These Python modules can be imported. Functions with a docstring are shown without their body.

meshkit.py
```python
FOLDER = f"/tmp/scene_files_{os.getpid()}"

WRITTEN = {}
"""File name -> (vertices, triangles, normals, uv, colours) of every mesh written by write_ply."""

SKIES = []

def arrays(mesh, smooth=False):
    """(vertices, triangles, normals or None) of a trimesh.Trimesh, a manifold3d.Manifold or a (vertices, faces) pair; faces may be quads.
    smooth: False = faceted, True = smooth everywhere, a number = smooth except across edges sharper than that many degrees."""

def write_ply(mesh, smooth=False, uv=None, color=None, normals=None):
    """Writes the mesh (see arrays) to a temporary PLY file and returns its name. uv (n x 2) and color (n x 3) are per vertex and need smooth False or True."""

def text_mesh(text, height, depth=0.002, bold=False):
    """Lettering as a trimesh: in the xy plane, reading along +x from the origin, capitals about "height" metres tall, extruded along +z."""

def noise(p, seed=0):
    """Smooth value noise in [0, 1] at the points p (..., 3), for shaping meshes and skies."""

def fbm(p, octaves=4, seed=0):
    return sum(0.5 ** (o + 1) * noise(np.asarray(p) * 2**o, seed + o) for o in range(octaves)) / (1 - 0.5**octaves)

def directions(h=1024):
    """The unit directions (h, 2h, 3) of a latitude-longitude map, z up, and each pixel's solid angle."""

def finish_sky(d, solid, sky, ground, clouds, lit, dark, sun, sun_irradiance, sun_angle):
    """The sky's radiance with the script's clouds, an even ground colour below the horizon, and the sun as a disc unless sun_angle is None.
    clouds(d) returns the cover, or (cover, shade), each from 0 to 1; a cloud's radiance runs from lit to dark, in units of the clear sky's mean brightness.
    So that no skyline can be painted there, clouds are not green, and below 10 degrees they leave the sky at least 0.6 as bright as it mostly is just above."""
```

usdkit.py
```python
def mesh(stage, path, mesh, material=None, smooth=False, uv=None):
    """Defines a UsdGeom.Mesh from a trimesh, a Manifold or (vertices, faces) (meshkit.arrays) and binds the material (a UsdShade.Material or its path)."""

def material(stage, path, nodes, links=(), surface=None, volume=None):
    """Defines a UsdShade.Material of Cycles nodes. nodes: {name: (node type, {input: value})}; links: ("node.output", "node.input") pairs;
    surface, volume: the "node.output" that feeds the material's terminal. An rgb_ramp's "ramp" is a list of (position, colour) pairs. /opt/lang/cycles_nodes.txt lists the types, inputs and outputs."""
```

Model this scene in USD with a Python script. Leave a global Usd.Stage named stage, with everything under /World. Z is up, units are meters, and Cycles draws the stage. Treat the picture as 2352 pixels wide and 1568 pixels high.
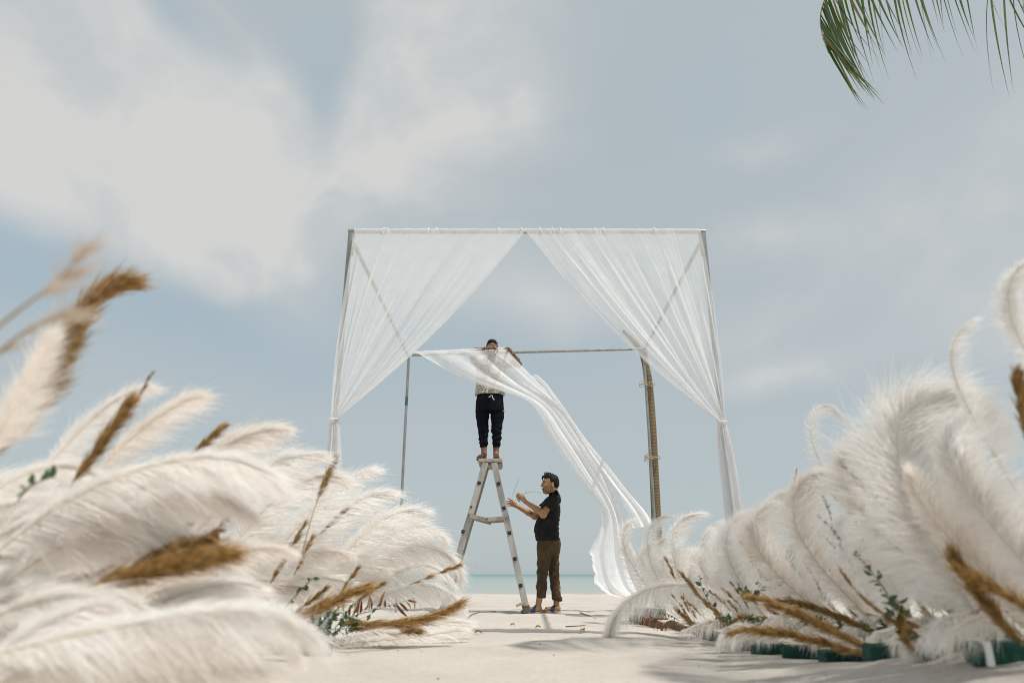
import math, numpy as np, trimesh, usdkit, meshkit
from pxr import Usd, UsdGeom, UsdLux, UsdShade, Gf, Sdf
from scipy.interpolate import CubicSpline

stage = Usd.Stage.CreateInMemory()
UsdGeom.SetStageUpAxis(stage, 'Z'); UsdGeom.SetStageMetersPerUnit(stage, 1.0)
UsdGeom.Xform.Define(stage, '/World'); UsdGeom.Scope.Define(stage, '/World/Looks')

# ---------------------------------------------------------------- camera
EYE = np.array([0.0, 0.0, 0.455]); PITCH = math.radians(18.81); CP, SP = math.cos(PITCH), math.sin(PITCH)
cam = UsdGeom.Camera.Define(stage, '/World/camera')
cam.CreateHorizontalApertureAttr(36.0); cam.CreateVerticalApertureAttr(36.0 * 682 / 1024); cam.CreateFocalLengthAttr(24.0)
cam.CreateClippingRangeAttr(Gf.Vec2f(0.05, 50000)); cam.CreateFStopAttr(1.35); cam.CreateFocusDistanceAttr(8.4)
cam.AddTranslateOp().Set(Gf.Vec3d(*EYE)); cam.AddRotateXOp().Set(90 + math.degrees(PITCH))
cam.CreateExposureAttr(0.20)

# ---------------------------------------------------------------- sky and sun
SUN = np.array([0.42, -0.30, 1.0]); SUN /= np.linalg.norm(SUN)
ELEV, ROT = math.asin(SUN[2]), math.atan2(SUN[0], SUN[1])
# soft cloud banks: direction (x, z) of the bank's middle, half sizes, turn, weight
def px_dir(px, py):
    d = np.array([(px - 1176) / 1568, CP + SP * (784 - py) / 1568, 0]); d[1] = CP - SP * (784 - py) / 1568
    d[2] = SP + CP * (784 - py) / 1568
    return d / np.linalg.norm(d)
BANKS = [  # the photograph's cloud banks
    (230, 120, 560, 300, 0, .95), (560, 330, 360, 300, -25, .9), (60, 430, 480, 190, 0, .85), (420, 520, 460, 130, -4, .75), (690, 420, 150, 260, -20, .5),
    (1040, 60, 330, 250, 0, 1.1), (1130, 220, 260, 170, 20, .7), (930, 330, 260, 240, 0, .6), (1000, 520, 300, 160, 0, .35), (1250, 690, 330, 100, 5, .55),
    (740, 690, 240, 130, 0, .4), (1740, 330, 130, 60, 5, .45), (1950, 690, 560, 260, 0, .32), (1730, 560, 150, 80, 0, .4), (1840, 870, 200, 60, 0, .5),
    (1690, 770, 180, 60, 0, .35), (2250, 420, 420, 420, 0, .45), (2300, 850, 420, 200, 0, .22), (722, 150, 120, 300, 12, -1.0), (395, 0, 110, 70, 0, -.5), (800, 560, 120, 120, 0, -.4)]
def sky():
    n, l = {}, []
    n['sky'] = ('sky_texture', {'sky_type': 'single_scattering', 'sun_disc': False, 'sun_elevation': ELEV, 'sun_rotation': ROT, 'altitude': 0.0, 'air_density': 1.0, 'aerosol_density': 1.6, 'ozone_density': 1.0})
    n['tc'] = ('texture_coordinate', {})
    n['warp'] = ('noise_texture', {'scale': 2.4, 'detail': 4.0, 'roughness': .48}); l += [('tc.generated', 'warp.vector')]
    n['wsub'] = ('vector_math', {'math_type': 'subtract', 'vector2': (.5, .5, .5)}); l += [('warp.color', 'wsub.vector1')]
    n['wsc'] = ('vector_math', {'math_type': 'scale', 'scale': .20}); l += [('wsub.vector', 'wsc.vector1')]
    n['wadd'] = ('vector_math', {'math_type': 'add'}); l += [('tc.generated', 'wadd.vector1'), ('wsc.vector', 'wadd.vector2')]
    def banks(B, key, gain):
        last = None
        for i, (px, py, rx, ry, rot, w) in enumerate(B):
            c, e, t, i = px_dir(px, py), px_dir(px + rx, py), px_dir(px, py - ry), f'{key}{i}'
            n[f'm{i}'] = ('mapping', {'mapping_type': 'texture', 'location': (c[0], 0, c[2]), 'rotation': (0, math.radians(rot), 0), 'scale': (abs(e[0] - c[0]) * 1.35, 60.0, max(abs(t[2] - c[2]), .03) * 1.35)})
            n[f'g{i}'] = ('gradient_texture', {'gradient_type': 'spherical'}); l.extend([('wadd.vector', f'm{i}.vector'), (f'm{i}.vector', f'g{i}.vector')])
            n[f'w{i}'] = ('math', {'math_type': 'multiply', 'value2': w * gain}); l.append((f'g{i}.fac', f'w{i}.value1'))
            if last:
                n[f's{i}'] = ('math', {'math_type': 'add'}); l.extend([(last, f's{i}.value1'), (f'w{i}.value', f's{i}.value2')]); last = f's{i}.value'
            else:
                last = f'w{i}.value'
        return last
    last, gap = banks(BANKS, 'c', 1.5), banks(GAPS, 'b', 1.3)
    n['fine'] = ('noise_texture', {'scale': 4.0, 'detail': 5.0, 'roughness': .48}); l += [('wadd.vector', 'fine.vector')]
    n['fm'] = ('map_range', {'from_min': .3, 'from_max': .7, 'to_min': .55, 'to_max': 1.15}); l += [('fine.fac', 'fm.value')]
    n['cm'] = ('math', {'math_type': 'multiply'}); l += [(last, 'cm.value1'), ('fm.result', 'cm.value2')]
    n['cs'] = ('map_range', {'range_type': 'smoothstep', 'from_min': .06, 'from_max': 1.2, 'to_min': 0.0, 'to_max': .92}); l += [('cm.value', 'cs.value')]
    # thin veil over the whole sky greys the blue
    n['veil'] = ('mix', {'mix_type': 'mix', 'fac': .86, 'color2': VEIL}); l += [('sky.color', 'veil.color1')]
    n['gs'] = ('math', {'math_type': 'multiply', 'use_clamp': True}); l += [(gap, 'gs.value1'), ('fm.result', 'gs.value2')]
    n['blue'] = ('mix', {'mix_type': 'mix', 'color2': BLUE}); l += [('veil.color', 'blue.color1'), ('gs.value', 'blue.fac')]
    n['puff'] = ('noise_texture', {'scale': 5.0, 'detail': 7.0, 'roughness': .55, 'distortion': .2}); n['pm'] = ('map_range', {'range_type': 'smoothstep', 'from_min': .38, 'from_max': .58}); n['cc'] = ('mix', {'mix_type': 'mix', 'color1': CLOUD2, 'color2': CLOUD})
    l += [('wadd.vector', 'puff.vector'), ('puff.fac', 'pm.value'), ('pm.result', 'cc.fac'), ('cc.color', 'cloud.color2')]
    n['cloud'] = ('mix', {'mix_type': 'mix'}); l += [('blue.color', 'cloud.color1'), ('cs.result', 'cloud.fac')]
    n['bg'] = ('background_shader', {'strength': SKY}); l += [('cloud.color', 'bg.color')]
    return usdkit.material(stage, '/World/Looks/sky', n, l, surface='bg.background')
SKY = 0.10
VEIL, BLUE, CLOUD, CLOUD2 = (4.25, 4.75, 4.88), (3.35, 4.2, 4.8), (5.85, 5.85, 5.7), (4.75, 5.02, 5.1)
GAPS = [(430, 700, 620, 170, 4, .9), (120, 640, 300, 120, 0, .6), (700, 150, 110, 230, 20, .6), (390, 10, 90, 60, 0, .6), (980, 620, 260, 160, 0, .35), (1330, 760, 300, 120, 0, .4), (1560, 180, 260, 260, 0, .25)]
dome = UsdLux.DomeLight.Define(stage, '/World/sky'); UsdShade.MaterialBindingAPI.Apply(dome.GetPrim()).Bind(sky())
dome.GetPrim().SetCustomDataByKey('kind', 'structure')
sun = UsdLux.DistantLight.Define(stage, '/World/sun'); sun.CreateNormalizeAttr(True); sun.CreateIntensityAttr(0.86); sun.CreateAngleAttr(0.9); sun.CreateColorAttr(Gf.Vec3f(1, .955, .89))
m = np.eye(4); zax = SUN; xax = np.cross([0, 1, 0], zax); xax /= np.linalg.norm(xax); m[0, :3], m[1, :3], m[2, :3] = xax, np.cross(zax, xax), zax
sun.AddTransformOp().Set(Gf.Matrix4d(*m.ravel().tolist()))

# ---------------------------------------------------------------- helpers
def at(px, py, Y):                       # the point at distance Y seen at pixel (px, py) of the photograph at 2352 wide
    u, v = (px - 1176) / 1568, (784 - py) / 1568
    d = np.array([u, CP - SP * v, SP + CP * v])
    return EYE + d * (Y / d[1])
def sat(sx, sy, Y): return at(sx * 2352 / 4096, sy * 2352 / 4096, Y)
names = {}
def numbered(parent, name):
    k = names.get((parent, name), 0); names[(parent, name)] = k + 1
    return f'{parent}/{name}' if k == 0 else f'{parent}/{name}_{k:03d}'
def tag(o, label=None, cat=None, group=None, kind=None):
    p = o.GetPrim()
    for k, v in (('label', label), ('category', cat), ('group', group), ('kind', kind)):
        if v: p.SetCustomDataByKey(k, v)
    return o
def thing(name, label, cat, group=None, loc=None):
    x = UsdGeom.Xform.Define(stage, numbered('/World', name))
    if loc is not None: x.AddTranslateOp().Set(Gf.Vec3d(*map(float, loc)))
    x.base = np.zeros(3) if loc is None else np.asarray(loc, float)
    BASE[str(x.GetPath())] = x.base
    return tag(x, label, cat, group)
BASE = {}
def obj(name, mesh, mat, parent=None, smooth=False, **k):
    par = '/World' if parent is None else str(parent.GetPath())
    v, f = (np.asarray(mesh.vertices), np.asarray(mesh.faces)) if hasattr(mesh, 'vertices') else mesh
    top = '/'.join(par.split('/')[:3])
    v = v - BASE.get(top, np.zeros(3))
    o = usdkit.mesh(stage, numbered(par, name), (v, f), mat, smooth)
    return tag(o, **k) if k else o
def join(ms): return trimesh.util.concatenate([trimesh.Trimesh(m.vertices, m.faces, process=False) for m in ms])
def spline(pts, n):
    pts = np.asarray(pts, float)
    if len(pts) == 2: return pts[0] + np.linspace(0, 1, n)[:, None] * (pts[1] - pts[0])
    s = np.r_[0, np.cumsum(np.linalg.norm(np.diff(pts, axis=0), axis=1) ** .7)]
    return CubicSpline(s / s[-1], pts)(np.linspace(0, 1, n))
def unit(a): return a / (np.linalg.norm(a, axis=-1, keepdims=True) + 1e-12)
def tube(pts, r, sides=10, cap=True):
    p = np.asarray(pts, float); n = len(p); r = np.broadcast_to(r, (n,))
    t = unit(np.gradient(p, axis=0)); ref = np.array([0, 0, 1.]) if abs(t[:, 2]).mean() < .8 else np.array([0, 1., 0])
    a = unit(np.cross(t, ref)); b = np.cross(t, a); ang = np.arange(sides) * 2 * np.pi / sides
    v = p[:, None] + r[:, None, None] * (np.cos(ang)[None, :, None] * a[:, None] + np.sin(ang)[None, :, None] * b[:, None])
    v = v.reshape(-1, 3); i, j = np.meshgrid(np.arange(n - 1), np.arange(sides), indexing='ij'); j2 = (j + 1) % sides
    q = np.stack([i * sides + j, i * sides + j2, (i + 1) * sides + j2, (i + 1) * sides + j], -1).reshape(-1, 4)
    f = np.vstack([q[:, [0, 2, 1]], q[:, [0, 3, 2]]])
    if cap:
        v = np.vstack([v, p[:1], p[-1:]]); c0, c1 = n * sides, n * sides + 1; k = np.arange(sides); k2 = (k + 1) % sides
        f = np.vstack([f, np.stack([np.full(sides, c0), k, k2], 1), np.stack([np.full(sides, c1), (n - 1) * sides + k2, (n - 1) * sides + k], 1)])
    return trimesh.Trimesh(v, f, process=False)
def rbox(size, r, seg=2, c=(0, 0, 0), R=None):      # box with rounded edges
    s = np.asarray(size, float) / 2; r = min(r, s.min() * .98)
    import manifold3d as m3
    sph = m3.Manifold.sphere(r, 4 * seg)
    m = m3.Manifold.batch_hull([sph.translate([x * (s[0] - r), y * (s[1] - r), z * (s[2] - r)]) for x in (-1, 1) for y in (-1, 1) for z in (-1, 1)]).to_mesh()
    v = np.array(m.vert_properties[:, :3], float)
    if R is not None: v = v @ np.asarray(R).T
    return trimesh.Trimesh(v + np.asarray(c), np.array(m.tri_verts), process=False)
def bar(a, b, w, h, side, r=.003, ext=0):           # rounded box from a to b; w along side, h across
    a, b = np.asarray(a, float), np.asarray(b, float); d = unit(b - a); L = np.linalg.norm(b - a) + 2 * ext
    y = unit(np.asarray(side, float) - np.dot(side, d) * d); z = np.cross(d, y)
    return rbox((L, w, h), r, 2, (a + b) / 2, np.stack([d, y, z], 1))
def sheet(P):                                        # grid (n, m, 3) -> mesh
    n, m = P.shape[:2]; i, j = np.meshgrid(np.arange(n - 1), np.arange(m - 1), indexing='ij')
    q = np.stack([i * m + j, i * m + j + 1, (i + 1) * m + j + 1, (i + 1) * m + j], -1).reshape(-1, 4)
    return trimesh.Trimesh(P.reshape(-1, 3), np.vstack([q[:, [0, 1, 2]], q[:, [0, 2, 3]]]), process=False)
# ---------------------------------------------------------------- materials
LK = '/World/Looks/'
def pbr(name, col, rough=.6, var=0.0, scale=8.0, bump=0.0, bscale=60.0, spec=.4, metal=0.0, col2=None, lo=.35, hi=.65, stretch=None, sheen=0, detail=4.0, bdist=.01):
    n = {'tc': ('texture_coordinate', {}), 'p': ('principled_bsdf', {'roughness': rough, 'specular_ior_level': spec, 'metallic': metal, 'sheen_weight': sheen})}
    l = []
    if stretch: n['mp'] = ('mapping', {'scale': stretch}); l.append(('tc.object', 'mp.vector')); src = 'mp.vector'
    else: src = 'tc.object'
    c2 = col2 if col2 is not None else tuple(c * (1 - var) for c in col)
    n['n'] = ('noise_texture', {'scale': scale, 'detail': detail, 'roughness': .6}); n['r'] = ('rgb_ramp', {'ramp': [(lo, c2), (hi, col)]})
    l += [(src, 'n.vector'), ('n.fac', 'r.fac'), ('r.color', 'p.base_color')]
    if bump:
        n['bn'] = ('noise_texture', {'scale': bscale, 'detail': 3.0}); n['b'] = ('bump', {'strength': bump, 'distance': bdist}); l += [(src, 'bn.vector'), ('bn.fac', 'b.height'), ('b.normal', 'p.normal')]
    return usdkit.material(stage, LK + name, n, l, surface='p.BSDF')
def leafy(name, c1, c2, scale, trans, tcol=None, sp=0):      # thin things light shines through
    n = {'tc': ('texture_coordinate', {}), 'n': ('noise_texture', {'scale': scale, 'detail': 3.0}), 'r': ('rgb_ramp', {'ramp': [(.35, c1), (.65, c2)]}),
         'd': ('diffuse_bsdf', {}), 't': ('translucent_bsdf', {}), 'm': ('mix_closure', {'fac': trans})}
    l = [('tc.object', 'n.vector'), ('n.fac', 'r.fac'), ('r.color', 'd.color'), ('d.BSDF', 'm.closure1'), ('t.BSDF', 'm.closure2')]
    if tcol: n['t'][1]['color'] = tcol
    else: l.append(('r.color', 't.color'))
    if sp:
        n['g'] = ('glossy_bsdf', {'roughness': .35, 'color': (1, 1, 1)}); n['m2'] = ('mix_closure', {'fac': sp}); l += [('m.closure', 'm2.closure1'), ('g.BSDF', 'm2.closure2')]
        return usdkit.material(stage, LK + name, n, l, surface='m2.closure')
    return usdkit.material(stage, LK + name, n, l, surface='m.closure')
def cloth_mat(name, col, stops):
    n = {'lw': ('layer_weight', {'blend': .5}), 'r': ('rgb_ramp', {'ramp': [(p, (a, a, a)) for p, a in stops]}), 'tc': ('texture_coordinate', {}),
         'n': ('noise_texture', {'scale': 9.0, 'detail': 4.0}), 'nm': ('map_range', {'from_min': .3, 'from_max': .7, 'to_min': .85, 'to_max': 1.15}), 'f': ('math', {'math_type': 'multiply', 'use_clamp': True}),
         'd': ('diffuse_bsdf', {'color': col}), 't': ('translucent_bsdf', {'color': col}), 'm': ('mix_closure', {'fac': .45}), 'x': ('transparent_bsdf', {}), 'o': ('mix_closure', {})}
    l = [('lw.facing', 'r.fac'), ('tc.object', 'n.vector'), ('n.fac', 'nm.value'), ('r.color', 'f.value1'), ('nm.result', 'f.value2'), ('f.value', 'o.fac'),
         ('d.BSDF', 'm.closure1'), ('t.BSDF', 'm.closure2'), ('x.BSDF', 'o.closure1'), ('m.closure', 'o.closure2')]
    return usdkit.material(stage, LK + name, n, l, surface='o.closure')
def sand_mat():
    n = {'g': ('geometry', {}), 'a': ('noise_texture', {'scale': .9, 'detail': 6.0, 'roughness': .6}), 'b': ('noise_texture', {'scale': 34.0, 'detail': 5.0, 'roughness': .7}), 'c': ('noise_texture', {'scale': 260.0, 'detail': 3.0}),
         'ra': ('rgb_ramp', {'ramp': [(.3, (.49, .445, .395)), (.7, (.60, .555, .50))]}), 'rb': ('rgb_ramp', {'ramp': [(.3, (.80, .78, .75)), (.55, (1, 1, 1))]}), 'mm': ('mix', {'mix_type': 'multiply', 'fac': .8}),
         'sx': ('separate_xyz', {}), 'wet': ('map_range', {'range_type': 'smoothstep', 'from_min': 26.5, 'from_max': 29.0, 'to_min': 0.0, 'to_max': .6}), 'wm': ('mix', {'mix_type': 'multiply', 'color2': (.62, .66, .68)}),
         'ad': ('math', {'math_type': 'add'}), 'bu': ('bump', {'strength': .55, 'distance': .012}), 'p': ('principled_bsdf', {'roughness': .9, 'specular_ior_level': .2})}
    l = [('g.position', 'a.vector'), ('g.position', 'b.vector'), ('g.position', 'c.vector'), ('a.fac', 'ra.fac'), ('b.fac', 'rb.fac'), ('ra.color', 'mm.color1'), ('rb.color', 'mm.color2'), ('g.position', 'sx.vector'), ('sx.y', 'wet.value'),
         ('mm.color', 'wm.color1'), ('wet.result', 'wm.fac'), ('wm.color', 'p.base_color'), ('b.fac', 'ad.value1'), ('c.fac', 'ad.value2'), ('ad.value', 'bu.height'), ('bu.normal', 'p.normal')]
    return usdkit.material(stage, LK + 'sand', n, l, surface='p.BSDF')
def sea_mat():
    n = {'g': ('geometry', {}), 'sx': ('separate_xyz', {}), 'lg': ('math', {'math_type': 'logarithm', 'value2': 10.0}), 'mr': ('map_range', {'from_min': 1.45, 'from_max': 2.75, 'to_min': 0.0, 'to_max': 1.0}),
         'mp': ('mapping', {'scale': (.05, .5, 1)}), 'n': ('noise_texture', {'scale': 1.0, 'detail': 5.0, 'roughness': .6}), 'ns': ('map_range', {'from_min': .3, 'from_max': .7, 'to_min': -.16, 'to_max': .16}), 'ad': ('math', {'math_type': 'add'}),
         'r': ('rgb_ramp', {'ramp': [(0, (.36, .37, .345)), (.3, (.30, .345, .33)), (.6, (.22, .31, .305)), (.78, (.13, .24, .24)), (1, (.10, .215, .22))]}),
         'mb': ('mapping', {'scale': (.9, 4.0, 1)}), 'nb': ('noise_texture', {'scale': 1.3, 'detail': 4.0}), 'b': ('bump', {'strength': .35, 'distance': .05}), 'p': ('principled_bsdf', {'roughness': .3, 'specular_ior_level': .3, 'ior': 1.33})}
    l = [('g.position', 'sx.vector'), ('sx.y', 'lg.value1'), ('lg.value', 'mr.value'), ('g.position', 'mp.vector'), ('mp.vector', 'n.vector'), ('n.fac', 'ns.value'), ('mr.result', 'ad.value1'), ('ns.result', 'ad.value2'), ('ad.value', 'r.fac'),
         ('r.color', 'p.base_color'), ('g.position', 'mb.vector'), ('mb.vector', 'nb.vector'), ('nb.fac', 'b.height'), ('b.normal', 'p.normal')]
    return usdkit.material(stage, LK + 'sea', n, l, surface='p.BSDF')
M = dict(
    feather=leafy('feather_white', (.93, .90, .865), (.97, .955, .935), 5.0, .5), feather_warm=leafy('feather_cream', (.92, .865, .81), (.96, .925, .885), 5.0, .5),
    feather_grey=leafy('feather_cool', (.90, .875, .845), (.95, .935, .915), 5.0, .5),
    shaft=pbr('feather_shaft', (.72, .62, .49), .5, .25, 12), pampas=leafy('pampas_brown', (.34, .20, .070), (.60, .40, .17), 40, .35), pampas_dark=leafy('pampas_dark', (.24, .15, .055), (.46, .30, .125), 40, .35),
    pampas_pale=leafy('pampas_pale', (.62, .50, .40), (.76, .66, .56), 20, .45), stem=pbr('dry_stem', (.40, .28, .13), .7, .4, 20),
    leaf=leafy('leaf_green', (.018, .055, .018), (.05, .125, .035), 18, .3, (.06, .16, .03), .06), red=leafy('red_foliage', (.13, .06, .035), (.25, .12, .065), 15, .3), leafstem=pbr('sprig_stem', (.10, .11, .05), .7, .3, 20),
    palm=leafy('palm_leaf', (.028, .066, .013), (.075, .115, .022), 3, .33, (.11, .19, .022), .07), palm_yellow=leafy('palm_leaf_yellow', (.10, .11, .018), (.22, .18, .04), 3, .35, (.30, .26, .04), .05), rachis=pbr('palm_rachis', (.30, .21, .08), .6, .4, 20), trunk=pbr('palm_trunk', (.22, .18, .14), .9, .4, 6, .6, 20),
    steel=pbr('galvanised_steel', (.34, .35, .335), .42, .35, 14, .1, 90, .5, .55, stretch=(1, 1, .3)), steel_dull=pbr('dull_pipe', (.30, .305, .295), .5, .3, 10, .1, 90, .5, .3), teal=pbr('teal_tape', (.05, .15, .165), .6, .5, 40),
    rope=pbr('jute_string', (.46, .36, .24), .9, .3, 40), tubebrown=pbr('ribbed_brown', (.19, .135, .07), .7, .3, 9, .1, 120), 
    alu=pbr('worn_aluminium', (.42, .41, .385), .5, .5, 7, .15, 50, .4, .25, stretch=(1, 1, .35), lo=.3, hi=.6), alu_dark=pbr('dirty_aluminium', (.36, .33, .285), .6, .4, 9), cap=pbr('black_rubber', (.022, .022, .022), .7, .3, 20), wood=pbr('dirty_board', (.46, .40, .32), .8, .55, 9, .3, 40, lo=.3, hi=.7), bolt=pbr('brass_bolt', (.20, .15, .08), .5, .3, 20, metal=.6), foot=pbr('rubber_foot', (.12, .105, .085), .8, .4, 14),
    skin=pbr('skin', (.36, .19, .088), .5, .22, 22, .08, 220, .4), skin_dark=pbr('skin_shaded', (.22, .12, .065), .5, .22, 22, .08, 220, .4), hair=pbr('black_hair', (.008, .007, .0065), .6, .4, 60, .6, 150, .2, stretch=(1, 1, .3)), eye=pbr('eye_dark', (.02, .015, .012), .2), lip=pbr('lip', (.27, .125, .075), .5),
    polo=pbr('black_polo', (.017, .018, .0165), .9, .35, 14, .4, 150, .15), trousers=pbr('brown_trousers', (.085, .054, .026), .85, .50, 9, .4, 120, .25), navy=pbr('navy_joggers', (.006, .0075, .012), .95, .35, 12, .35, 120, .1), sole=pbr('sandal_sole', (.36, .32, .26), .8, .3, 20), sole_dark=pbr('dark_sole', (.05, .045, .04), .8, .3, 20), strap=pbr('blue_strap', (.018, .032, .11), .6, .4, 40), mark=pbr('white_print', (.75, .75, .75), .7), wire=pbr('thin_wire', (.22, .22, .22), .4, metal=.5),
    foam=pbr('green_foam', (.008, .062, .043), .9, .35, 20, .5, 70), white_tape=pbr('white_tape', (.75, .76, .76), .5),
    twig=pbr('dry_twig', (.13, .09, .055), .9, .4, 20), dry=pbr('dry_leaf', (.42, .24, .08), .8, .4, 20), grey_box=pbr('glitter_grey', (.34, .32, .29), .6, .6, 160, .5, 200, lo=.4, hi=.6))
M['tulle'] = cloth_mat('white_tulle', (.92, .92, .92), [(0, .52), (.3, .60), (.6, .76), (.85, .92), (1, .98)])
M['tulle_loose'] = cloth_mat('white_tulle_loose', (.90, .90, .90), [(0, .60), (.3, .69), (.6, .83), (.85, .95), (1, .98)])
M['tulle_dense'] = cloth_mat('white_tulle_gathered', (.86, .86, .865), [(0, .62), (.5, .78), (.85, .95), (1, 1)])
def shirt_print():
    n = {'tc': ('texture_coordinate', {}), 'v': ('voronoi_texture', {'scale': 36.0, 'feature': 'distance_to_edge'}), 'r': ('rgb_ramp', {'ramp': [(.0, (.07, .065, .06)), (.07, (.12, .11, .10)), (.13, (.74, .72, .67)), (1, (.80, .78, .73))]}),
         'w': ('wave_texture', {'wave_type': 'rings', 'scale': 22.0, 'distortion': 6.0}), 'rw': ('rgb_ramp', {'ramp': [(.25, (.25, .24, .22)), (.5, (1, 1, 1))]}), 'mm': ('mix', {'mix_type': 'multiply', 'fac': .75}),
         'sx': ('separate_xyz', {}), 'hz': ('map_range', {'from_min': 0.98, 'from_max': 0.90, 'to_min': 0.0, 'to_max': .55, 'clamp': True}), 'nn': ('noise_texture', {'scale': 26.0}), 'rn': ('rgb_ramp', {'ramp': [(.4, (.30, .13, .09)), (.5, (.62, .58, .48)), (.6, (.10, .18, .05))]}), 'mx': ('mix', {'mix_type': 'mix'}),
         'p': ('principled_bsdf', {'roughness': .85})}
    l = [('tc.object', 'v.vector'), ('v.distance', 'r.fac'), ('tc.object', 'w.vector'), ('w.fac', 'rw.fac'), ('r.color', 'mm.color1'), ('rw.color', 'mm.color2'), ('tc.object', 'sx.vector'), ('sx.z', 'hz.value'), ('tc.object', 'nn.vector'), ('nn.fac', 'rn.fac'), ('mm.color', 'mx.color1'), ('rn.color', 'mx.color2'), ('hz.result', 'mx.fac'), ('mx.color', 'p.base_color')]
    return usdkit.material(stage, LK + 'printed_shirt', n, l, surface='p.BSDF')
M['shirt'] = shirt_print()
def burlap():
    n = {'g': ('geometry', {}), 'c': ('checker_texture', {'scale': 110.0, 'color1': (.30, .21, .12), 'color2': (.10, .065, .035)}), 'n': ('noise_texture', {'scale': 9.0}), 'r': ('rgb_ramp', {'ramp': [(.35, (.55, .5, .45)), (.65, (1, 1, 1))]}), 'm': ('mix', {'mix_type': 'multiply', 'fac': 1.0}), 'p': ('principled_bsdf', {'roughness': .9, 'specular_ior_level': .1})}
    return usdkit.material(stage, LK + 'brown_mesh', n, [('g.position', 'c.vector'), ('g.position', 'n.vector'), ('n.fac', 'r.fac'), ('c.color', 'm.color1'), ('r.color', 'm.color2'), ('m.color', 'p.base_color')], surface='p.BSDF')
M['burlap'] = burlap()

# ---------------------------------------------------------------- the ground and the sea
SEA_Z = -0.304
def ground_z(x, y):
    p = np.stack([x, y, np.zeros_like(x)], -1)
    z = -np.clip(y - 12, 0, 200) * .0169
    side = np.clip((np.abs(x - .1) - .55 - np.clip(4.2 - y, 0, 3) * .05) / .8, 0, 1)
    z = z + (meshkit.fbm(p * [1.1, 1.1, 1], 3, 4) - .5) * (.018 + .05 * side) + (meshkit.noise(p * [7, 7, 1], 9) - .5) * (.007 + .012 * side) - .016 * np.clip(meshkit.noise(p * [3.1, 2.3, 1], 21) - .68, 0, 1) * 3 + (meshkit.noise(p * [23, 23, 1], 3) - .5) * .004
    r = np.exp(-((x - 2.1) / .85) ** 2 - ((y - 2.75) / .95) ** 2) * .20          # the sand heaped at the right
    l = np.exp(-((x + 1.9) / .7) ** 2 - ((y - 2.6) / 1.4) ** 2) * .06
    return z + r + l
def axis(lo, hi, step, far):
    a = np.arange(lo, hi + 1e-6, step); out = step * 1.35 ** np.arange(1, 60); out = np.cumsum(out)
    up = hi + out; dn = lo - out
    return np.r_[dn[dn > -far][::-1], a, up[up < far]]
gx, gy = axis(-4.5, 4.5, .04, 3000.0), np.r_[axis(1.2, 11.0, .04, 3000.0)]
gy = np.r_[gy[gy <= 11.0], np.geomspace(11.1, 70, 60)]
GX, GY = np.meshgrid(gx, gy)
tag(obj('sand_beach', sheet(np.stack([GX, GY, ground_z(GX, GY)], -1)), sand_mat(), smooth=True), 'pale sand beach running down to the water', kind='structure')
sy = np.r_[np.geomspace(24, 400, 90), np.geomspace(480, 30000, 20)]; sx = np.r_[-20000, -3000, -400, np.linspace(-60, 60, 50), 400, 3000, 20000]
SX, SY = np.meshgrid(sx, sy)
tag(obj('sea', sheet(np.stack([SX, SY, np.full_like(SX, SEA_Z)], -1)), sea_mat(), smooth=True), 'calm turquoise sea out to the horizon', kind='structure')
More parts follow.
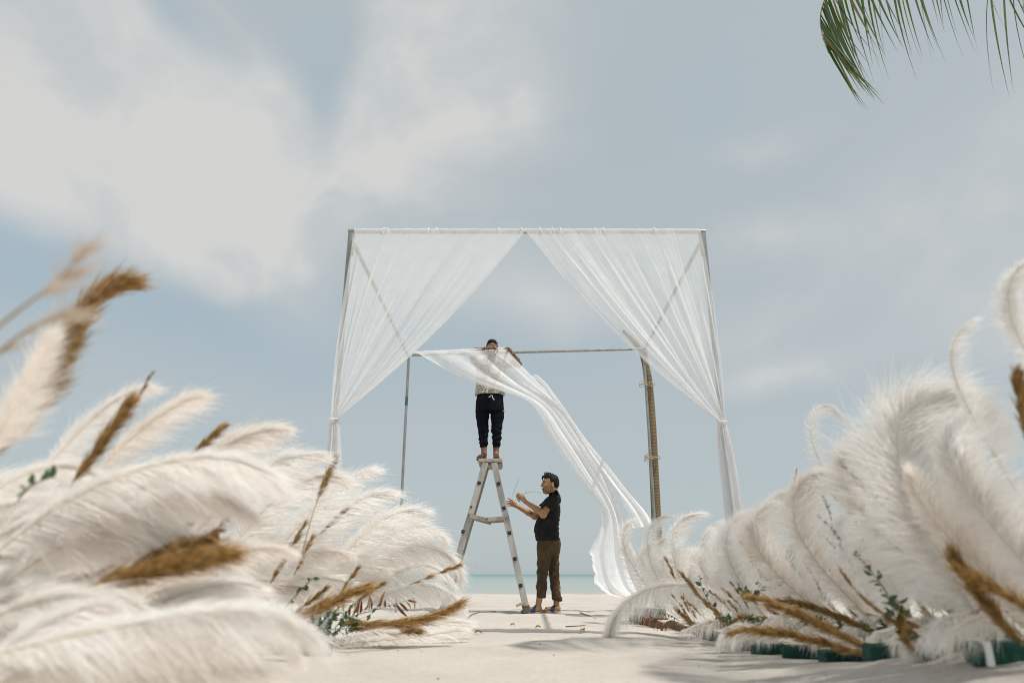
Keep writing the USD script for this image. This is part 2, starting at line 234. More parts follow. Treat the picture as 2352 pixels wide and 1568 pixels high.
# ---------------------------------------------------------------- the steel frame
YF, YB, RF, RB = 5.52, 9.0, .0215, .0185
fl, fr = sat(1403, 927, YF), sat(2812, 925, YF); ZT = (fl[2] + fr[2]) / 2
bl, br = sat(1648, 1420, YB), sat(2574, 1395, YB)
XL, XR, XBL, XBR = fl[0], fr[0], sat(1634, 1450, YB)[0], sat(2576, 1430, YB)[0]
frame = thing('wedding_arch', 'square pipe arch of steel posts and beams set up on the sand', 'arch', loc=(0, 7.2, 0))
def pipe(name, a, b, r, mat, label=None, n=24):
    a, b = np.asarray(a, float), np.asarray(b, float)
    return obj(name, tube(spline([a, b], n), r, 14), M[mat], frame, smooth=50, label=label)
for x, y, z, r, lab in ((XL, YF, ZT - .02, RF, 'front left steel post'), (XR, YF, ZT - .02, RF, 'front right steel post'), (XBL, YB, bl[2] - .02, RB, 'back left steel post'), (XBR, YB, br[2] - .02, RB, 'back right steel post beside the ribbed tube')):
    pipe('post', (x, y, -.06), (x, y, z), r, 'steel', lab)
pipe('beam', (XL - .02, YF, ZT), (XR + .02, YF, ZT), RF, 'steel', 'front top beam under the gathered curtain')
pipe('beam', bl - [.0, 0, 0], br, RB, 'steel', 'bare back top beam the worker leans over')
for xa, xb, zb in ((XL, XBL, bl[2]), (XR, XBR, br[2])):
    pipe('beam', (xa, YF + .03, ZT - .055), (xb, YB - .03, zb - .03), .019, 'steel_dull', 'side beam seen through the curtain')
for x in (XL, XR):
    pipe('corner_sleeve', (x + .012 * np.sign(-x), YF + .006, ZT - .02), (x + .012 * np.sign(-x), YF + .006, ZT - .23), RF * 1.35, 'steel_dull')
pipe('corner_sleeve', br + [.0, 0, -.01], br + [.012, .01, -.16], RB * 1.4, 'steel_dull'); pipe('corner_sleeve', br + [.035, -.03, -.05], br + [.035, -.03, -.15], .017, 'rope')
tp = sat(1806, 1414, YB)
obj('tape', tube([tp - [.055, 0, 0], tp + [.055, 0, 0.003]], RB * 1.1, 14), M['teal'], frame, smooth=50)
tp = sat(1625, 1600, YB); obj('tape', tube([[XBL, YB, tp[2] - .07], [XBL, YB, tp[2] + .05]], RB * 1.09, 14), M['teal'], frame, smooth=50)
def tie(sx, sy, n, rx, seed):
    g = np.random.default_rng(seed); c = sat(sx, sy, YB); ms = []
    for k in range(n):
        th = np.linspace(0, 2 * np.pi, 26); dz = g.uniform(-.02, .02)
        cx = c + [rx * .6, .02, dz]
        ms.append(tube(np.stack([cx[0] + (rx + .005) * np.cos(th), cx[1] + (.055) * np.sin(th), cx[2] + .02 * np.sin(th + g.uniform(0, 6))], 1), .0035, 5))
    for k in range(4):
        a = c + [g.uniform(-.03, .05), -.05, g.uniform(-.02, .02)]
        ms.append(tube(spline([a, a + [g.uniform(-.06, .02), -.02, g.uniform(-.02, .05)], a + [g.uniform(-.08, .06), -.02, g.uniform(-.10, .02)]], 10), .003, 5))
    obj('string_tie', join(ms), M['rope'], frame)
tie(2572, 1535, 3, .10, 1); tie(2592, 1830, 3, .10, 2); tie(2572, 1405, 2, .04, 3)

# the ribbed brown tube behind the back right post
path = spline([sat(x, y, 9.13) for x, y in ((2640, 2470), (2632, 2250), (2624, 2050), (2612, 1800), (2600, 1600), (2586, 1480), (2562, 1402), (2522, 1352), (2492, 1322))], 900)
s = np.r_[0, np.cumsum(np.linalg.norm(np.diff(path, axis=0), axis=1))]
path = np.stack([np.interp(np.linspace(0, s[-1], 1800), s, path[:, k]) for k in range(3)], 1); ss = np.linspace(0, s[-1], 1800)
rad = np.interp(ss / s[-1], [0, .6, .8, .93, 1], [.068, .062, .058, .036, .024])
rib = np.abs(np.sin(ss * math.pi / .019)) ** .7
tag(obj('ribbed_tube', tube(path, rad * (.92 + .08 * rib), 18), M['tubebrown'], smooth=True), 'thick brown ribbed tube tied along the back right post and bending left at its top', 'tube')

# ---------------------------------------------------------------- curtains
G = np.random.default_rng(5)
def pleat(u, k, g, terms=5):
    """Sum of sharp-crested folds of about k per unit length."""
    out = 0
    for j in range(terms):
        f, ph = k * g.uniform(.5, 1.9), g.uniform(0, 6.28)
        out = out + g.uniform(.5, 1) * np.sin(2 * np.pi * f * u + ph + .8 * np.sin(2 * np.pi * f * .37 * u + ph))
    return out / terms
def front_curtain(x_out, x_in, tie_pt, tail_end, seed, name, label):
    g = np.random.default_rng(seed); cur = thing(name, label, 'curtain', loc=(x_out, YF, 0))
    nu, nv = 520, 90
    u, v = np.meshgrid(np.linspace(0, 1, nu), np.linspace(0, 1, nv))
    uw = u + .010 * pleat(u, 9, g) + .006 * pleat(u, 21, g)
    top = np.stack([x_out + (x_in - x_out) * uw, np.full_like(u, YF - RF - .006), np.full_like(u, ZT - .004) - .010 * np.abs(pleat(u, 8, g))], -1)
    wt = .05
    bot = np.stack([tie_pt[0] + (u - .5) * wt * np.sign(x_in - x_out) , np.full_like(u, tie_pt[1]), np.full_like(u, tie_pt[2])], -1)
    e = v + .05 * np.sin(np.pi * v) * (1 - u)      # the outer folds fall straighter
    P = top + (bot - top) * e[..., None]
    side = np.sign(x_in - x_out)
    P[..., 2] -= (.085 * u + .03) * np.sin(np.pi * v) ** 1.0 * (.5 + .5 * u)
    P[..., 0] -= side * .05 * (1 - u) * np.sin(np.pi * v) * .6
    # folds: broad ones, a dozen sharp pleats that run from the beam to the tie, and fine gathers at the tie
    drift = .010 * np.sin(5 * v + 9 * u); ud = u + drift; e1, e2 = np.clip((1.06 - v) * 3, .3, 1), np.clip(v * 5, .3, 1)
    f1, f3 = pleat(ud, 3.5, g), pleat(ud, 26, g); sharp = np.zeros_like(u)
    fold = np.zeros_like(u); lift = np.zeros_like(u)
    for k in range(17):                                  # cloth doubled over on itself in bands
        uc, wd = (k + g.uniform(.05, .95)) / 17, g.uniform(.010, .030) * (1.2 - .5 * (k + .5) / 17); v0, v1 = g.choice([-.2, -.2, .08, .25]), g.choice([1.2, 1.2, .75])
        x = (u - uc) / wd; on = np.clip((v - v0) * 5, 0, 1) * np.clip((v1 - v) * 5, 0, 1) * np.clip(.35 + 2.5 * v, 0, 1)
        fold += -wd * g.uniform(1.3, 2.4) * x * np.exp(-x ** 2) * on; lift += g.uniform(.5, 1.2) * np.exp(-x ** 2 * .7) * np.sign(.3 + x) * on
    P += (np.array([x_in - x_out, 0, 0]) * (1 - e)[..., None] + np.array([wt * side, 0, 0]) * e[..., None]) * fold[..., None]
    sharp = lift
    P[..., 1] -= (.09 * f1 * (.4 + .6 * v) + .022 * sharp * (1 - .5 * v) + .012 * f3 * (.25 + v)) * e1 * e2 + .02
    P[..., 0] += .03 * f1 * (1 - v) * e2
    a = e2
    nn = meshkit.noise(np.stack([u * 14, v * 3, u * 0], -1), seed) - .5
    P[..., 1] += nn * .012 * a
    obj('drape', sheet(P), M['tulle'], cur, smooth=True)
    # the cloth rolled round the beam, with knots
    n = 260; t = np.linspace(0, 1, n); ctr = np.stack([x_out + (x_in - x_out) * t, np.full(n, YF), ZT + .002 + .004 * pleat(t, 12, g)], 1)
    rr = RF * (1.06 + .22 * np.abs(pleat(t, 18, g)) * (meshkit.noise(np.stack([t * 12, 0 * t, 0 * t], 1), seed) > .45) + .06 * pleat(t, 75, g))
    obj('header', tube(ctr, rr, 16, cap=False), M['tulle'], cur, smooth=True)
    for k in range(6):
        tk = g.uniform(.04, .98); c = np.array([x_out + (x_in - x_out) * tk, YF, ZT]); th = np.linspace(0, 2 * np.pi, 20); tw = g.uniform(-.02, .02)
        obj('knot', join([tube(np.stack([c[0] + tw * np.sin(th) + g.uniform(-.01, .01), c[1] + (RF + .010) * np.cos(th), c[2] + (RF + .010) * np.sin(th)], 1), .0065, 6), tube(spline([c + [0, -RF - .01, .01], c + [tw, -RF - .03, -.02], c + [tw * 2, -RF - .02, -.06]], 8), np.linspace(.006, .002, 8), 6)]), M['tulle_dense'], cur, smooth=True)
    # tie and the gathered tail under it
    th = np.linspace(0, 2 * np.pi, 30)
    obj('tie_band', tube(np.stack([tie_pt[0] + .036 * np.cos(th), tie_pt[1] - .01 + .034 * np.sin(th), tie_pt[2] + .004 * np.sin(th)], 1), .007, 8), M['tulle_dense'], cur, smooth=True)
    na, nz = 260, 70; A, Z = np.meshgrid(np.linspace(0, 2 * np.pi, na), np.linspace(0, 1, nz))
    R0 = np.interp(Z, [0, .04, .12, .3, 1], [.026, .036, .044, .050, .060])
    R = R0 * (1 + .30 * np.sin(7 * A + 1.2 * np.sin(3 * A)) * np.clip(Z * 5, .3, 1) + .15 * np.sin(17 * A + 2 * Z) + .08 * np.sin(31 * A))
    c0, c1 = np.asarray(tie_pt), np.asarray(tail_end); C = c0 + (c1 - c0) * Z[..., None] + np.stack([.02 * np.sin(3 * Z), 0 * Z, 0 * Z], -1)
    T = C + np.stack([R * np.cos(A), R * np.sin(A) * .8, .01 * np.sin(7 * A) * (Z > .95)], -1)
    obj('tail', sheet(T[:, ::-1]), M['tulle_dense'], cur, smooth=True)
tl, tr_ = sat(1338, 1676, YF - .03), sat(2886, 1686, YF - .03)
cx = sat(2105, 925, YF)[0]
front_curtain(XL + .035, cx + .005, tl, np.array([sat(1322, 2050, YF - .03)[0], YF - .04, .02]), 11, 'curtain', 'sheer white curtain gathered to the front left post')
front_curtain(XR - .035, cx - .01, tr_, np.array([sat(2925, 2030, YF - .03)[0], YF - .04, .02]), 23, 'curtain', 'sheer white curtain gathered to the front right post')

# the loose curtain blowing from the back beam
SEC = [  # left edge, right edge (photo 2352), distance
    ((958, 812), (1164, 801), 8.93), ((985, 826), (1176, 816), 8.90), ((1050, 862), (1204, 847), 8.86), ((1112, 884), (1246, 889), 8.80), ((1200, 914), (1293, 937), 8.74), ((1243, 962), (1335, 1000), 8.68), ((1290, 1040), (1372, 1055), 8.62),
    ((1342, 1118), (1405, 1118), 8.56), ((1384, 1180), (1428, 1186), 8.50), ((1362, 1250), (1455, 1255), 8.40), ((1358, 1310), (1478, 1318), 8.25), ((1378, 1350), (1492, 1350), 8.10), ((1425, 1372), (1500, 1368), 8.0)]
def blown(sec, nu, nv, seed, amp):
    g = np.random.default_rng(seed); k = np.linspace(0, 1, len(sec)); vv = np.linspace(0, 1, nv)
    A = CubicSpline(k, np.array([at(*a, d) for a, b, d in sec]))(vv); B = CubicSpline(k, np.array([at(*b, d) for a, b, d in sec]))(vv)
    u, v = np.meshgrid(np.linspace(0, 1, nu), vv); drift = .05 * np.sin(4 * v + 3 * u) + .05 * (meshkit.noise(np.stack([u * 3, v * 5, 0 * u], -1), seed) - .5)
    ww = u + .018 * pleat(u + drift, 5, g) * np.clip(v * 5, .2, 1)
    P = A[:, None] + (B - A)[:, None] * ww[..., None]
    for k in range(5):
        uc, wd = (k + g.uniform(.1, .9)) / 5, g.uniform(.03, .07); x = (u + drift * .6 - uc - .05 * np.sin(3 * v + k)) / wd; on = np.clip((v - g.choice([.0, .15, .3])) * 5, 0, 1) * np.clip((g.choice([1.2, .8]) - v) * 6, 0, 1)
        ww = ww - wd * g.uniform(1.3, 2.2) * x * np.exp(-x ** 2) * on; P = A[:, None] + (B - A)[:, None] * ww[..., None] + (P - P); 
    f = .13 * pleat(u + drift, 2.0, g) + .030 * pleat(u + drift, 4, g) + .006 * pleat(u + drift * 1.3, 9, g) + .05 * (meshkit.fbm(np.stack([u * 3, v * 6, 0 * u], -1), 3, seed + 2) - .5)
    P[..., 1] -= amp * f * np.clip(v * 5, .25, 1)
    P[..., 2] += amp * .35 * pleat(u + drift + .2, 5, g) * .05 * np.clip(v * 4, 0, 1)
    edge = (meshkit.fbm(np.stack([v * 26, u * 0, u * 0], -1), 4, seed) - .5) * .10 * (np.exp(-u / .08) ) * np.clip(v * 4 - 1, 0, 1)
    P += edge[..., None] * np.array([1, 0, .5])
    return P
loose = thing('curtain', 'loose sheer white curtain blowing down and right from the back beam', 'curtain', loc=(at(1180, 803, YB)))
flap = [((1218, 868), (1226, 862), 8.84), ((1264, 905), (1274, 905), 8.78), ((1318, 985), (1340, 1000), 8.66), ((1352, 1040), (1388, 1058), 8.58), ((1402, 1112), (1438, 1122), 8.5), ((1440, 1172), (1478, 1168), 8.4), ((1458, 1212), (1502, 1206), 8.3)]
obj('drape', sheet(blown(SEC, 260, 200, 31, 1.0)), M['tulle_loose'], loose, smooth=True)
obj('drape', sheet(blown(flap, 120, 120, 41, .6)), M['tulle_loose'], loose, smooth=True, label='narrow torn strip blowing beside the main drape')
n = 90; t = np.linspace(0, 1, n); a, b = at(952, 812, YB), at(1166, 802, YB)
obj('header', tube(a + (b - a) * t[:, None] + np.stack([0 * t, 0 * t, .010 + .006 * pleat(t, 9, G)], 1), RB * (1.1 + .35 * np.abs(pleat(t, 14, G))), 12, cap=False), M['tulle'], loose, smooth=True)

# ---------------------------------------------------------------- the stepladder
def z5(x, y, Y): return sat(x / 2.177 + 1700, y / 2.177 + 1780, Y)
lad = thing('stepladder', 'worn aluminium stepladder standing open on the sand', 'ladder', loc=(z5(560, 1458, 9.2)[0], 9.2, 0))
YN, YR = 8.95, 9.35
rt = {}
for nm, (tx, ty), (bx, by) in (('l', (527, 150), (150, 1458)), ('r', (601, 150), (889, 1462))):
    for Yk in (YN, YR):
        a, b = z5(tx, ty, YN), z5(bx, by, YN); a[1] = b[1] = Yk; b[2] = max(b[2], .02)
        rt[nm, Yk] = (a, b)
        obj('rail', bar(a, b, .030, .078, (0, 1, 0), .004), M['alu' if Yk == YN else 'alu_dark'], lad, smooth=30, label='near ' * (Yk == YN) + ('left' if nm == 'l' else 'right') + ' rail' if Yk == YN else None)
        d = unit(b - a); obj('rubber_foot', bar(b - d * .075, b + d * .004, .042, .092, (0, 1, 0), .006), M['foot'], lad, smooth=30)
for nm, caps in (('l', ((472, 330), (403, 537), (332, 752), (265, 970), (188, 1195))), ('r', ((640, 335), (687, 547), (735, 763), (783, 988), (833, 1220)))):
    for i, (x, y) in enumerate(caps):
        p = z5(x, y, YN); q = p.copy(); q[1] = YR; d = unit(rt[nm, YN][1] - rt[nm, YN][0])
        obj('rung', bar(p + [0, .012, 0], q - [0, .012, 0], .030, .034, d, .003), M['alu'], lad, smooth=30)
        if (nm, i) == ('l', 1):
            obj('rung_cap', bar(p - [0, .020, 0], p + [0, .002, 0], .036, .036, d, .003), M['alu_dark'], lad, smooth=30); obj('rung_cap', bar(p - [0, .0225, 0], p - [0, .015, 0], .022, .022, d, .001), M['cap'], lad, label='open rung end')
        else:
            obj('rung_cap', bar(p - [0, .024, 0], p + [0, .002, 0], .044, .044, d, .004), M['cap'], lad, smooth=30)
a, b = z5(462, 134, 8.94), z5(672, 134, 8.94)
PZ = a[2] + .028
for Y0, Y1, tl_ in ((8.93, 9.19, 'top_board'), (9.205, 9.50, 'top_board')):
    obj(tl_, rbox((b[0] - a[0], Y1 - Y0, .045), .006, 2, ((a[0] + b[0]) / 2, (Y0 + Y1) / 2, PZ - .0225)), M['wood'], lad, smooth=30)
obj('cap_plate', rbox((b[0] - a[0] - .05, .46, .022), .004, 2, ((a[0] + b[0]) / 2 + .01, 9.22, PZ - .062)), M['wood'], lad, smooth=30)
pts = [z5(377, 606, YN - .03), z5(557, 662, YN - .03), z5(545, 640, YN - .035), z5(712, 634, YN - .03)]
for a, b, off in ((z5(372, 608, YN), z5(570, 660, YN), .030), (z5(535, 648, YN), z5(718, 634, YN), .042)):
    a, b = a - [0, off, 0], b - [0, off, 0]
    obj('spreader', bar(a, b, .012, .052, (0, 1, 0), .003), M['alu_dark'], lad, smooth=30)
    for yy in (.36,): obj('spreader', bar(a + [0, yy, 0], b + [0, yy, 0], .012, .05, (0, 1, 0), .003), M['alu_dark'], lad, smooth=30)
for x, y in ((381, 607), (541, 640), (559, 673), (706, 633)):
    c = z5(x, y, YN - .05); obj('bolt', tube([c, c + [0, .02, 0]], .010, 10), M['bolt'], lad, smooth=40)
a, b = z5(792, 1398, YN - .02), z5(874, 1362, YN - .02)
obj('foot_bar', bar(a - [0, .02, 0], b - [0, .02, 0], .10, .028, (0, 1, 0), .004), M['wood'], lad, smooth=30)
# ---------------------------------------------------------------- people: one smooth-blended surface per body, clothes as shells round it
class Blob:
    def __init__(self, lo, hi, h):
        self.lo, self.h = np.asarray(lo, float), h
        self.n = np.ceil((np.asarray(hi, float) - self.lo) / h).astype(int) + 1; self.F = np.full(self.n, .2, np.float32)
    def sub(self, lo, hi):
        a = np.clip(np.floor((lo - self.lo) / self.h).astype(int), 0, self.n - 1); b = np.clip(np.ceil((hi - self.lo) / self.h).astype(int) + 1, 1, self.n)
        if (b <= a).any(): return None, None
        sl = tuple(slice(x, y) for x, y in zip(a, b))
        P = np.stack(np.meshgrid(*[self.lo[i] + np.arange(a[i], b[i]) * self.h for i in range(3)], indexing='ij'), -1)
        return sl, P
    def put(self, sl, d, k, cut=False):
        f = self.F[sl]
        if cut: self.F[sl] = np.maximum(f, -d); return
        hh = np.clip(.5 + .5 * (f - d) / k, 0, 1); self.F[sl] = f + (d - f) * hh - k * hh * (1 - hh)
    def cone(self, a, b, ra, rb, k=.015, flat=None, cut=False, end=None):      # flat: (axis, factor) squashes the limb along an axis
        a, b = np.asarray(a, float), np.asarray(b, float); r = max(ra, rb) + k + 2 * self.h + .02
        sl, P = self.sub(np.minimum(a, b) - r, np.maximum(a, b) + r)
        if sl is None: return
        ab = b - a; t = np.clip(((P - a) @ ab) / max(ab @ ab, 1e-9), 0, 1); D = P - a - t[..., None] * ab
        if flat is not None:
            ax = unit(np.asarray(flat[0], float)); D = D + (D @ ax)[..., None] * ax * (1 / flat[1] - 1)
        d = np.linalg.norm(D, axis=-1) - (ra + t * (rb - ra))
        if flat is not None: d = d * min(1, flat[1] * 1.3)
        if end is not None: d = np.maximum(d, (P - end[0]) @ unit(end[1]))
        self.put(sl, d, k, cut)
    def chain(self, pts, rs, k=.015, **kw):
        for i in range(len(pts) - 1): self.cone(pts[i], pts[i + 1], rs[i], rs[i + 1], k, **kw)
    def ell(self, c, r, k=.015, R=None, cut=False):
        c, r = np.asarray(c, float), np.asarray(r, float); m = r.max() + k + 2 * self.h + .02
        sl, P = self.sub(c - m, c + m)
        if sl is None: return
        Q = (P - c) if R is None else (P - c) @ R
        k0 = np.linalg.norm(Q / r, axis=-1); k1 = np.linalg.norm(Q / r ** 2, axis=-1)
        self.put(sl, np.where(k1 > 1e-6, k0 * (k0 - 1) / np.maximum(k1, 1e-6), -r.min()), k, cut)
    def stack(self, S, k=.02):                       # S rows: z, cx, cy, rx, ry, from the bottom up
        S = np.asarray(sorted(map(tuple, S)), float); z = S[:, 0]
        sl, P = self.sub(np.array([(S[:, 1] - S[:, 3]).min() - .05, (S[:, 2] - S[:, 4]).min() - .05, z[0] - .04]), np.array([(S[:, 1] + S[:, 3]).max() + .05, (S[:, 2] + S[:, 4]).max() + .05, z[-1] + .04]))
        zz = np.clip(P[..., 2], z[0], z[-1]); cs = CubicSpline(z, S[:, 1:]); V = cs(zz[0, 0])
        cx_, cy_, rx, ry = V.T
        e = (np.abs((P[..., 0] - cx_) / rx) ** 2.3 + np.abs((P[..., 1] - cy_) / ry) ** 2.3) ** (1 / 2.3)
        d = (e - 1) * np.minimum(rx, ry); dz = np.maximum(z[0] - P[..., 2], P[..., 2] - z[-1])
        self.put(sl, np.maximum(d, dz), k)
    def plane(self, p, n, lo, hi):                    # cuts off what lies on the n side of p, within the box
        sl, P = self.sub(np.asarray(lo, float), np.asarray(hi, float)); self.F[sl] = np.maximum(self.F[sl], (P - np.asarray(p)) @ unit(np.asarray(n, float)))
    def rough(self, amp, scale, seed, aniso=(1, 1, 1)):
        near = np.abs(self.F) < amp + 2 * self.h; I = np.argwhere(near)
        self.F[near] += amp * (2 * meshkit.fbm((self.lo + I * self.h) * scale * np.asarray(aniso), 3, seed) - 1)
    def mesh(self, it=4):
        F = self.F; S = F < 0; nx, ny, nz = F.shape
        c = np.zeros((nx - 1, ny - 1, nz - 1), np.int8)
        for i in (0, 1):
            for j in (0, 1):
                for k in (0, 1): c += S[i:nx - 1 + i, j:ny - 1 + j, k:nz - 1 + k]
        act = np.argwhere((c > 0) & (c < 8)); idx = np.full(c.shape, -1, np.int32); idx[tuple(act.T)] = np.arange(len(act))
        V = np.zeros((len(act), 3)); W = np.zeros(len(act))
        for ax in range(3):
            o = [a for a in range(3) if a != ax]
            for p in (0, 1):
                for q in (0, 1):
                    A = act.copy(); A[:, o[0]] += p; A[:, o[1]] += q; B = A.copy(); B[:, ax] += 1
                    fa, fb = F[tuple(A.T)], F[tuple(B.T)]; mk = (fa < 0) != (fb < 0); t = np.where(mk, fa / np.where(mk, fa - fb, 1), 0)
                    X = A.astype(float); X[:, ax] += t; V[mk] += X[mk]; W[mk] += 1
        V = self.lo + V / W[:, None] * self.h; Fc = []
        for ax in range(3):
            o1, o2 = (ax + 1) % 3, (ax + 2) % 3; sl0, sl1 = [slice(None)] * 3, [slice(None)] * 3; sl0[ax], sl1[ax] = slice(0, -1), slice(1, None)
            E = np.argwhere(S[tuple(sl0)] != S[tuple(sl1)]); E = E[(E[:, o1] > 0) & (E[:, o2] > 0) & (E[:, o1] < F.shape[o1] - 1) & (E[:, o2] < F.shape[o2] - 1)]
            out = S[tuple(E.T)]; q = []
            for d1, d2 in ((1, 1), (0, 1), (0, 0), (1, 0)):
                C = E.copy(); C[:, o1] -= d1; C[:, o2] -= d2; q.append(idx[tuple(C.T)])
            q = np.stack(q, 1); q[~out] = q[~out][:, ::-1]; Fc.append(q)
        q = np.vstack(Fc); m = trimesh.Trimesh(V, np.vstack([q[:, [0, 1, 2]], q[:, [0, 2, 3]]]), process=False)
        if it: trimesh.smoothing.filter_taubin(m, .5, .53, it)
        return m
CM = 9.12
def z4(x, y, Y=CM): return sat(x / 2.4125 + 1980, y / 2.4125 + 1850, Y)
def z3(x, y, Y=9.25): return sat(x / 2.6125 + 1780, y / 2.6125 + 1300, Y)
Yv = np.array([0, 1.0, 0])

def man():
    u = 1.277e-3 * CM / 9; C = CM
    t = thing('person', 'man in black polo and rolled brown trousers standing beside the stepladder holding wire', 'person', loc=(z4(520, 1450)[0], C, 0))
    lo, hi = z4(60, 1475) + [0, -.42, -.02], z4(660, 60) + [0, .42, .05]
    B = Blob(lo, hi, .0048)
    # head in profile, looking left and a little down
    H = z4(545, 178); th = math.radians(8); R = np.array([[math.cos(th), 0, math.sin(th)], [0, 1, 0], [-math.sin(th), 0, math.cos(th)]])
    B.ell(H, (.097, .074, .098), .02); B.ell(z4(505, 205), (.060, .062, .082), .02); B.cone(z4(520, 235), z4(484, 276), .050, .026, .03)
    B.cone(z4(545, 240), z4(500, 280), .05, .03, .03)
    B.cone(z4(466, 186), z4(449, 221), .0095, .0125, .010); B.cone(z4(456, 224), z4(462, 226), .014, .014, .008, flat=(Yv, 1.25))      # nose
    for sgn in (-1, 1):
        B.cone(z4(470, 176, C + sgn * .020), z4(484, 172, C + sgn * .048), .0085, .008, .008)            # brow
        B.ell(z4(470, 192, C + sgn * .033), (.013, .016, .010), .004, cut=True)
        B.ell(z4(482, 218, C + sgn * .046), (.024, .018, .022), .02)                                    # cheek
        E = z4(558, 213, C + sgn * .076); B.ell(E, (.018, .009, .032), .006); B.ell(E + [.002, sgn * .008, .002], (.010, .006, .020), .003, cut=True)
    B.ell(z4(460, 247), (.011, .022, .0075), .004); B.ell(z4(462, 259), (.010, .019, .008), .004); B.ell(z4(474, 280), (.020, .024, .018), .014)
    B.cone(z4(556, 235), z4(572, 330), .054, .062, .03)
    B.chain([z4(545, 420), z4(520, 590), z4(515, 790)], [.095, .115, .11], .04)                        # trunk inside the clothes
    # arms
    def arm(sh, el, mid, wr, mus):
        B.chain([sh, el], [.050, .041], .02); B.chain([el, mid, wr], [.040, .039, .0255], .02); B.ell(el, (.043, .040, .043), .02)
    Yn, Yf = C - .185, C + .185
    arm(z4(560, 350, Yn), z4(466, 500, Yn - .02), z4(400, 448, Yn - .03), z4(297, 378, Yn - .01), 0)
    arm(z4(560, 370, Yf), z4(385, 515, Yf + .02), z4(320, 478, Yf + .02), z4(210, 418, Yf), 0)
    def finger(pts, r): B.chain(pts, np.linspace(r, r * .82, len(pts)), .0035)
    def hz(x, y, o, Y0): return z4(x, y, Y0 + o)
    # near hand pinching the wire
    Y0 = Yn - .01
    B.cone(hz(297, 378, 0, Y0), hz(262, 340, 0, Y0), .026, .034, .012, flat=(Yv, .62)); B.cone(hz(262, 340, 0, Y0), hz(243, 322, 0, Y0), .033, .030, .01, flat=(Yv, .62))
    finger([hz(246, 304, .014, Y0), hz(222, 297, .016, Y0), hz(207, 309, .012, Y0), hz(211, 324, .006, Y0)], .0088)
    finger([hz(238, 318, .004, Y0), hz(217, 317, .006, Y0), hz(208, 331, .002, Y0), hz(220, 338, -.004, Y0)], .0088)
    finger([hz(240, 336, -.006, Y0), hz(221, 338, -.004, Y0), hz(214, 352, -.006, Y0), hz(228, 356, -.010, Y0)], .0085)
    finger([hz(248, 352, -.016, Y0), hz(231, 357, -.014, Y0), hz(228, 369, -.014, Y0), hz(240, 372, -.016, Y0)], .0076)
    finger([hz(276, 338, .026, Y0), hz(256, 312, .030, Y0), hz(234, 303, .024, Y0), hz(214, 318, .014, Y0)], .0096)
    # far hand, open
    Y0 = Yf
    B.cone(hz(210, 418, 0, Y0), hz(183, 398, 0, Y0), .026, .036, .012, flat=(Yv, .55)); B.cone(hz(183, 398, 0, Y0), hz(163, 388, 0, Y0), .036, .031, .01, flat=(Yv, .55))
    finger([hz(168, 374, .010, Y0), hz(150, 368, .014, Y0), hz(128, 372, .012, Y0), hz(109, 370, .008, Y0)], .0085)
    finger([hz(158, 386, .000, Y0), hz(140, 387, -.002, Y0), hz(122, 386, -.004, Y0), hz(106, 384, -.006, Y0)], .0086)
    finger([hz(158, 398, -.010, Y0), hz(143, 401, -.012, Y0), hz(128, 400, -.014, Y0), hz(113, 398, -.016, Y0)], .0082)
    finger([hz(163, 408, -.020, Y0), hz(148, 414, -.022, Y0), hz(132, 416, -.024, Y0), hz(118, 413, -.026, Y0)], .0072)
    finger([hz(184, 385, .024, Y0), hz(168, 362, .030, Y0), hz(146, 352, .030, Y0), hz(122, 341, .028, Y0)], .0096)
    # legs and bare feet
    LN, LB = C - .09, C + .09
    def leg(hip, kn, ank, heel, ball, toe, Y):
        B.chain([hip, kn], [.075, .052], .03); B.chain([kn, (kn + ank) / 2 + [.015, 0, .05], ank], [.05, .050, .034], .02)
        B.cone(ank, heel, .033, .033, .02); B.cone(heel + [0, 0, .006], ball, .032, .030, .02, flat=((0, 0, 1.), .8)); B.cone(ank - [.02, 0, .03], ball, .032, .024, .02)
        for i, (dy, L) in enumerate(((-.030, .032), (-.014, .040), (.002, .036), (.016, .030), (.029, .024))):
            q = ball + [-.018, dy, -.010]; B.cone(q, q + [-L, 0, -.003], .0105 if i else .012, .009, .004)
    zf = .045
    def gnd(x, Y, z): p = z4(x, 1440, Y); return np.array([p[0], Y, z])
    leg(z4(480, 830, LN), z4(462, 1060, LN), z4(416, 1385, LN), gnd(428, LN, zf), gnd(300, LN, zf - .004), 0, LN)
    leg(z4(560, 830, LB), z4(575, 1090, LB), z4(592, 1400, LB), gnd(607, LB, zf), gnd(505, LB, zf - .004), 0, LB)
    obj('body', B.mesh(4), M['skin'], t, smooth=True)
    for sgn in (-1, 1): obj('eye', trimesh.creation.icosphere(2, .0085).apply_scale((.8, 1.1, .62)).apply_translation(z4(473, 193, C + sgn * .032)), M['eye'], t, smooth=True)
    obj('mouth', join([trimesh.creation.icosphere(2, 1).apply_scale((.007, .017, .004)).apply_translation(z4(456, 254)), trimesh.creation.icosphere(2, 1).apply_scale((.007, .016, .004)).apply_translation(z4(457, 248.5))]), M['lip'], t, smooth=True)
    for sgn in (-1, 1): obj('eyebrow', tube(spline([z4(463, 178, C + sgn * .016), z4(472, 173, C + sgn * .036), z4(486, 176, C + sgn * .054)], 8) + [-.006, sgn * .004, 0], [.002, .0038, .004, .004, .004, .0035, .003, .002], 6), M['hair'], t, smooth=True)
    # hair
    Hh = Blob(z4(430, 300) + [0, -.13, 0], z4(650, 60) + [0, .13, 0], .0042)
    Hh.ell(z4(553, 172), (.088, .078, .085), .01); Hh.ell(z4(522, 136), (.078, .066, .044), .02); Hh.ell(z4(575, 205), (.062, .071, .070), .02)
    Hh.plane(z4(512, 214), (-1, 0, -.55), z4(420, 320) + [0, -.2, 0], z4(522, 150) + [0, .2, 0])                       # the face stays clear
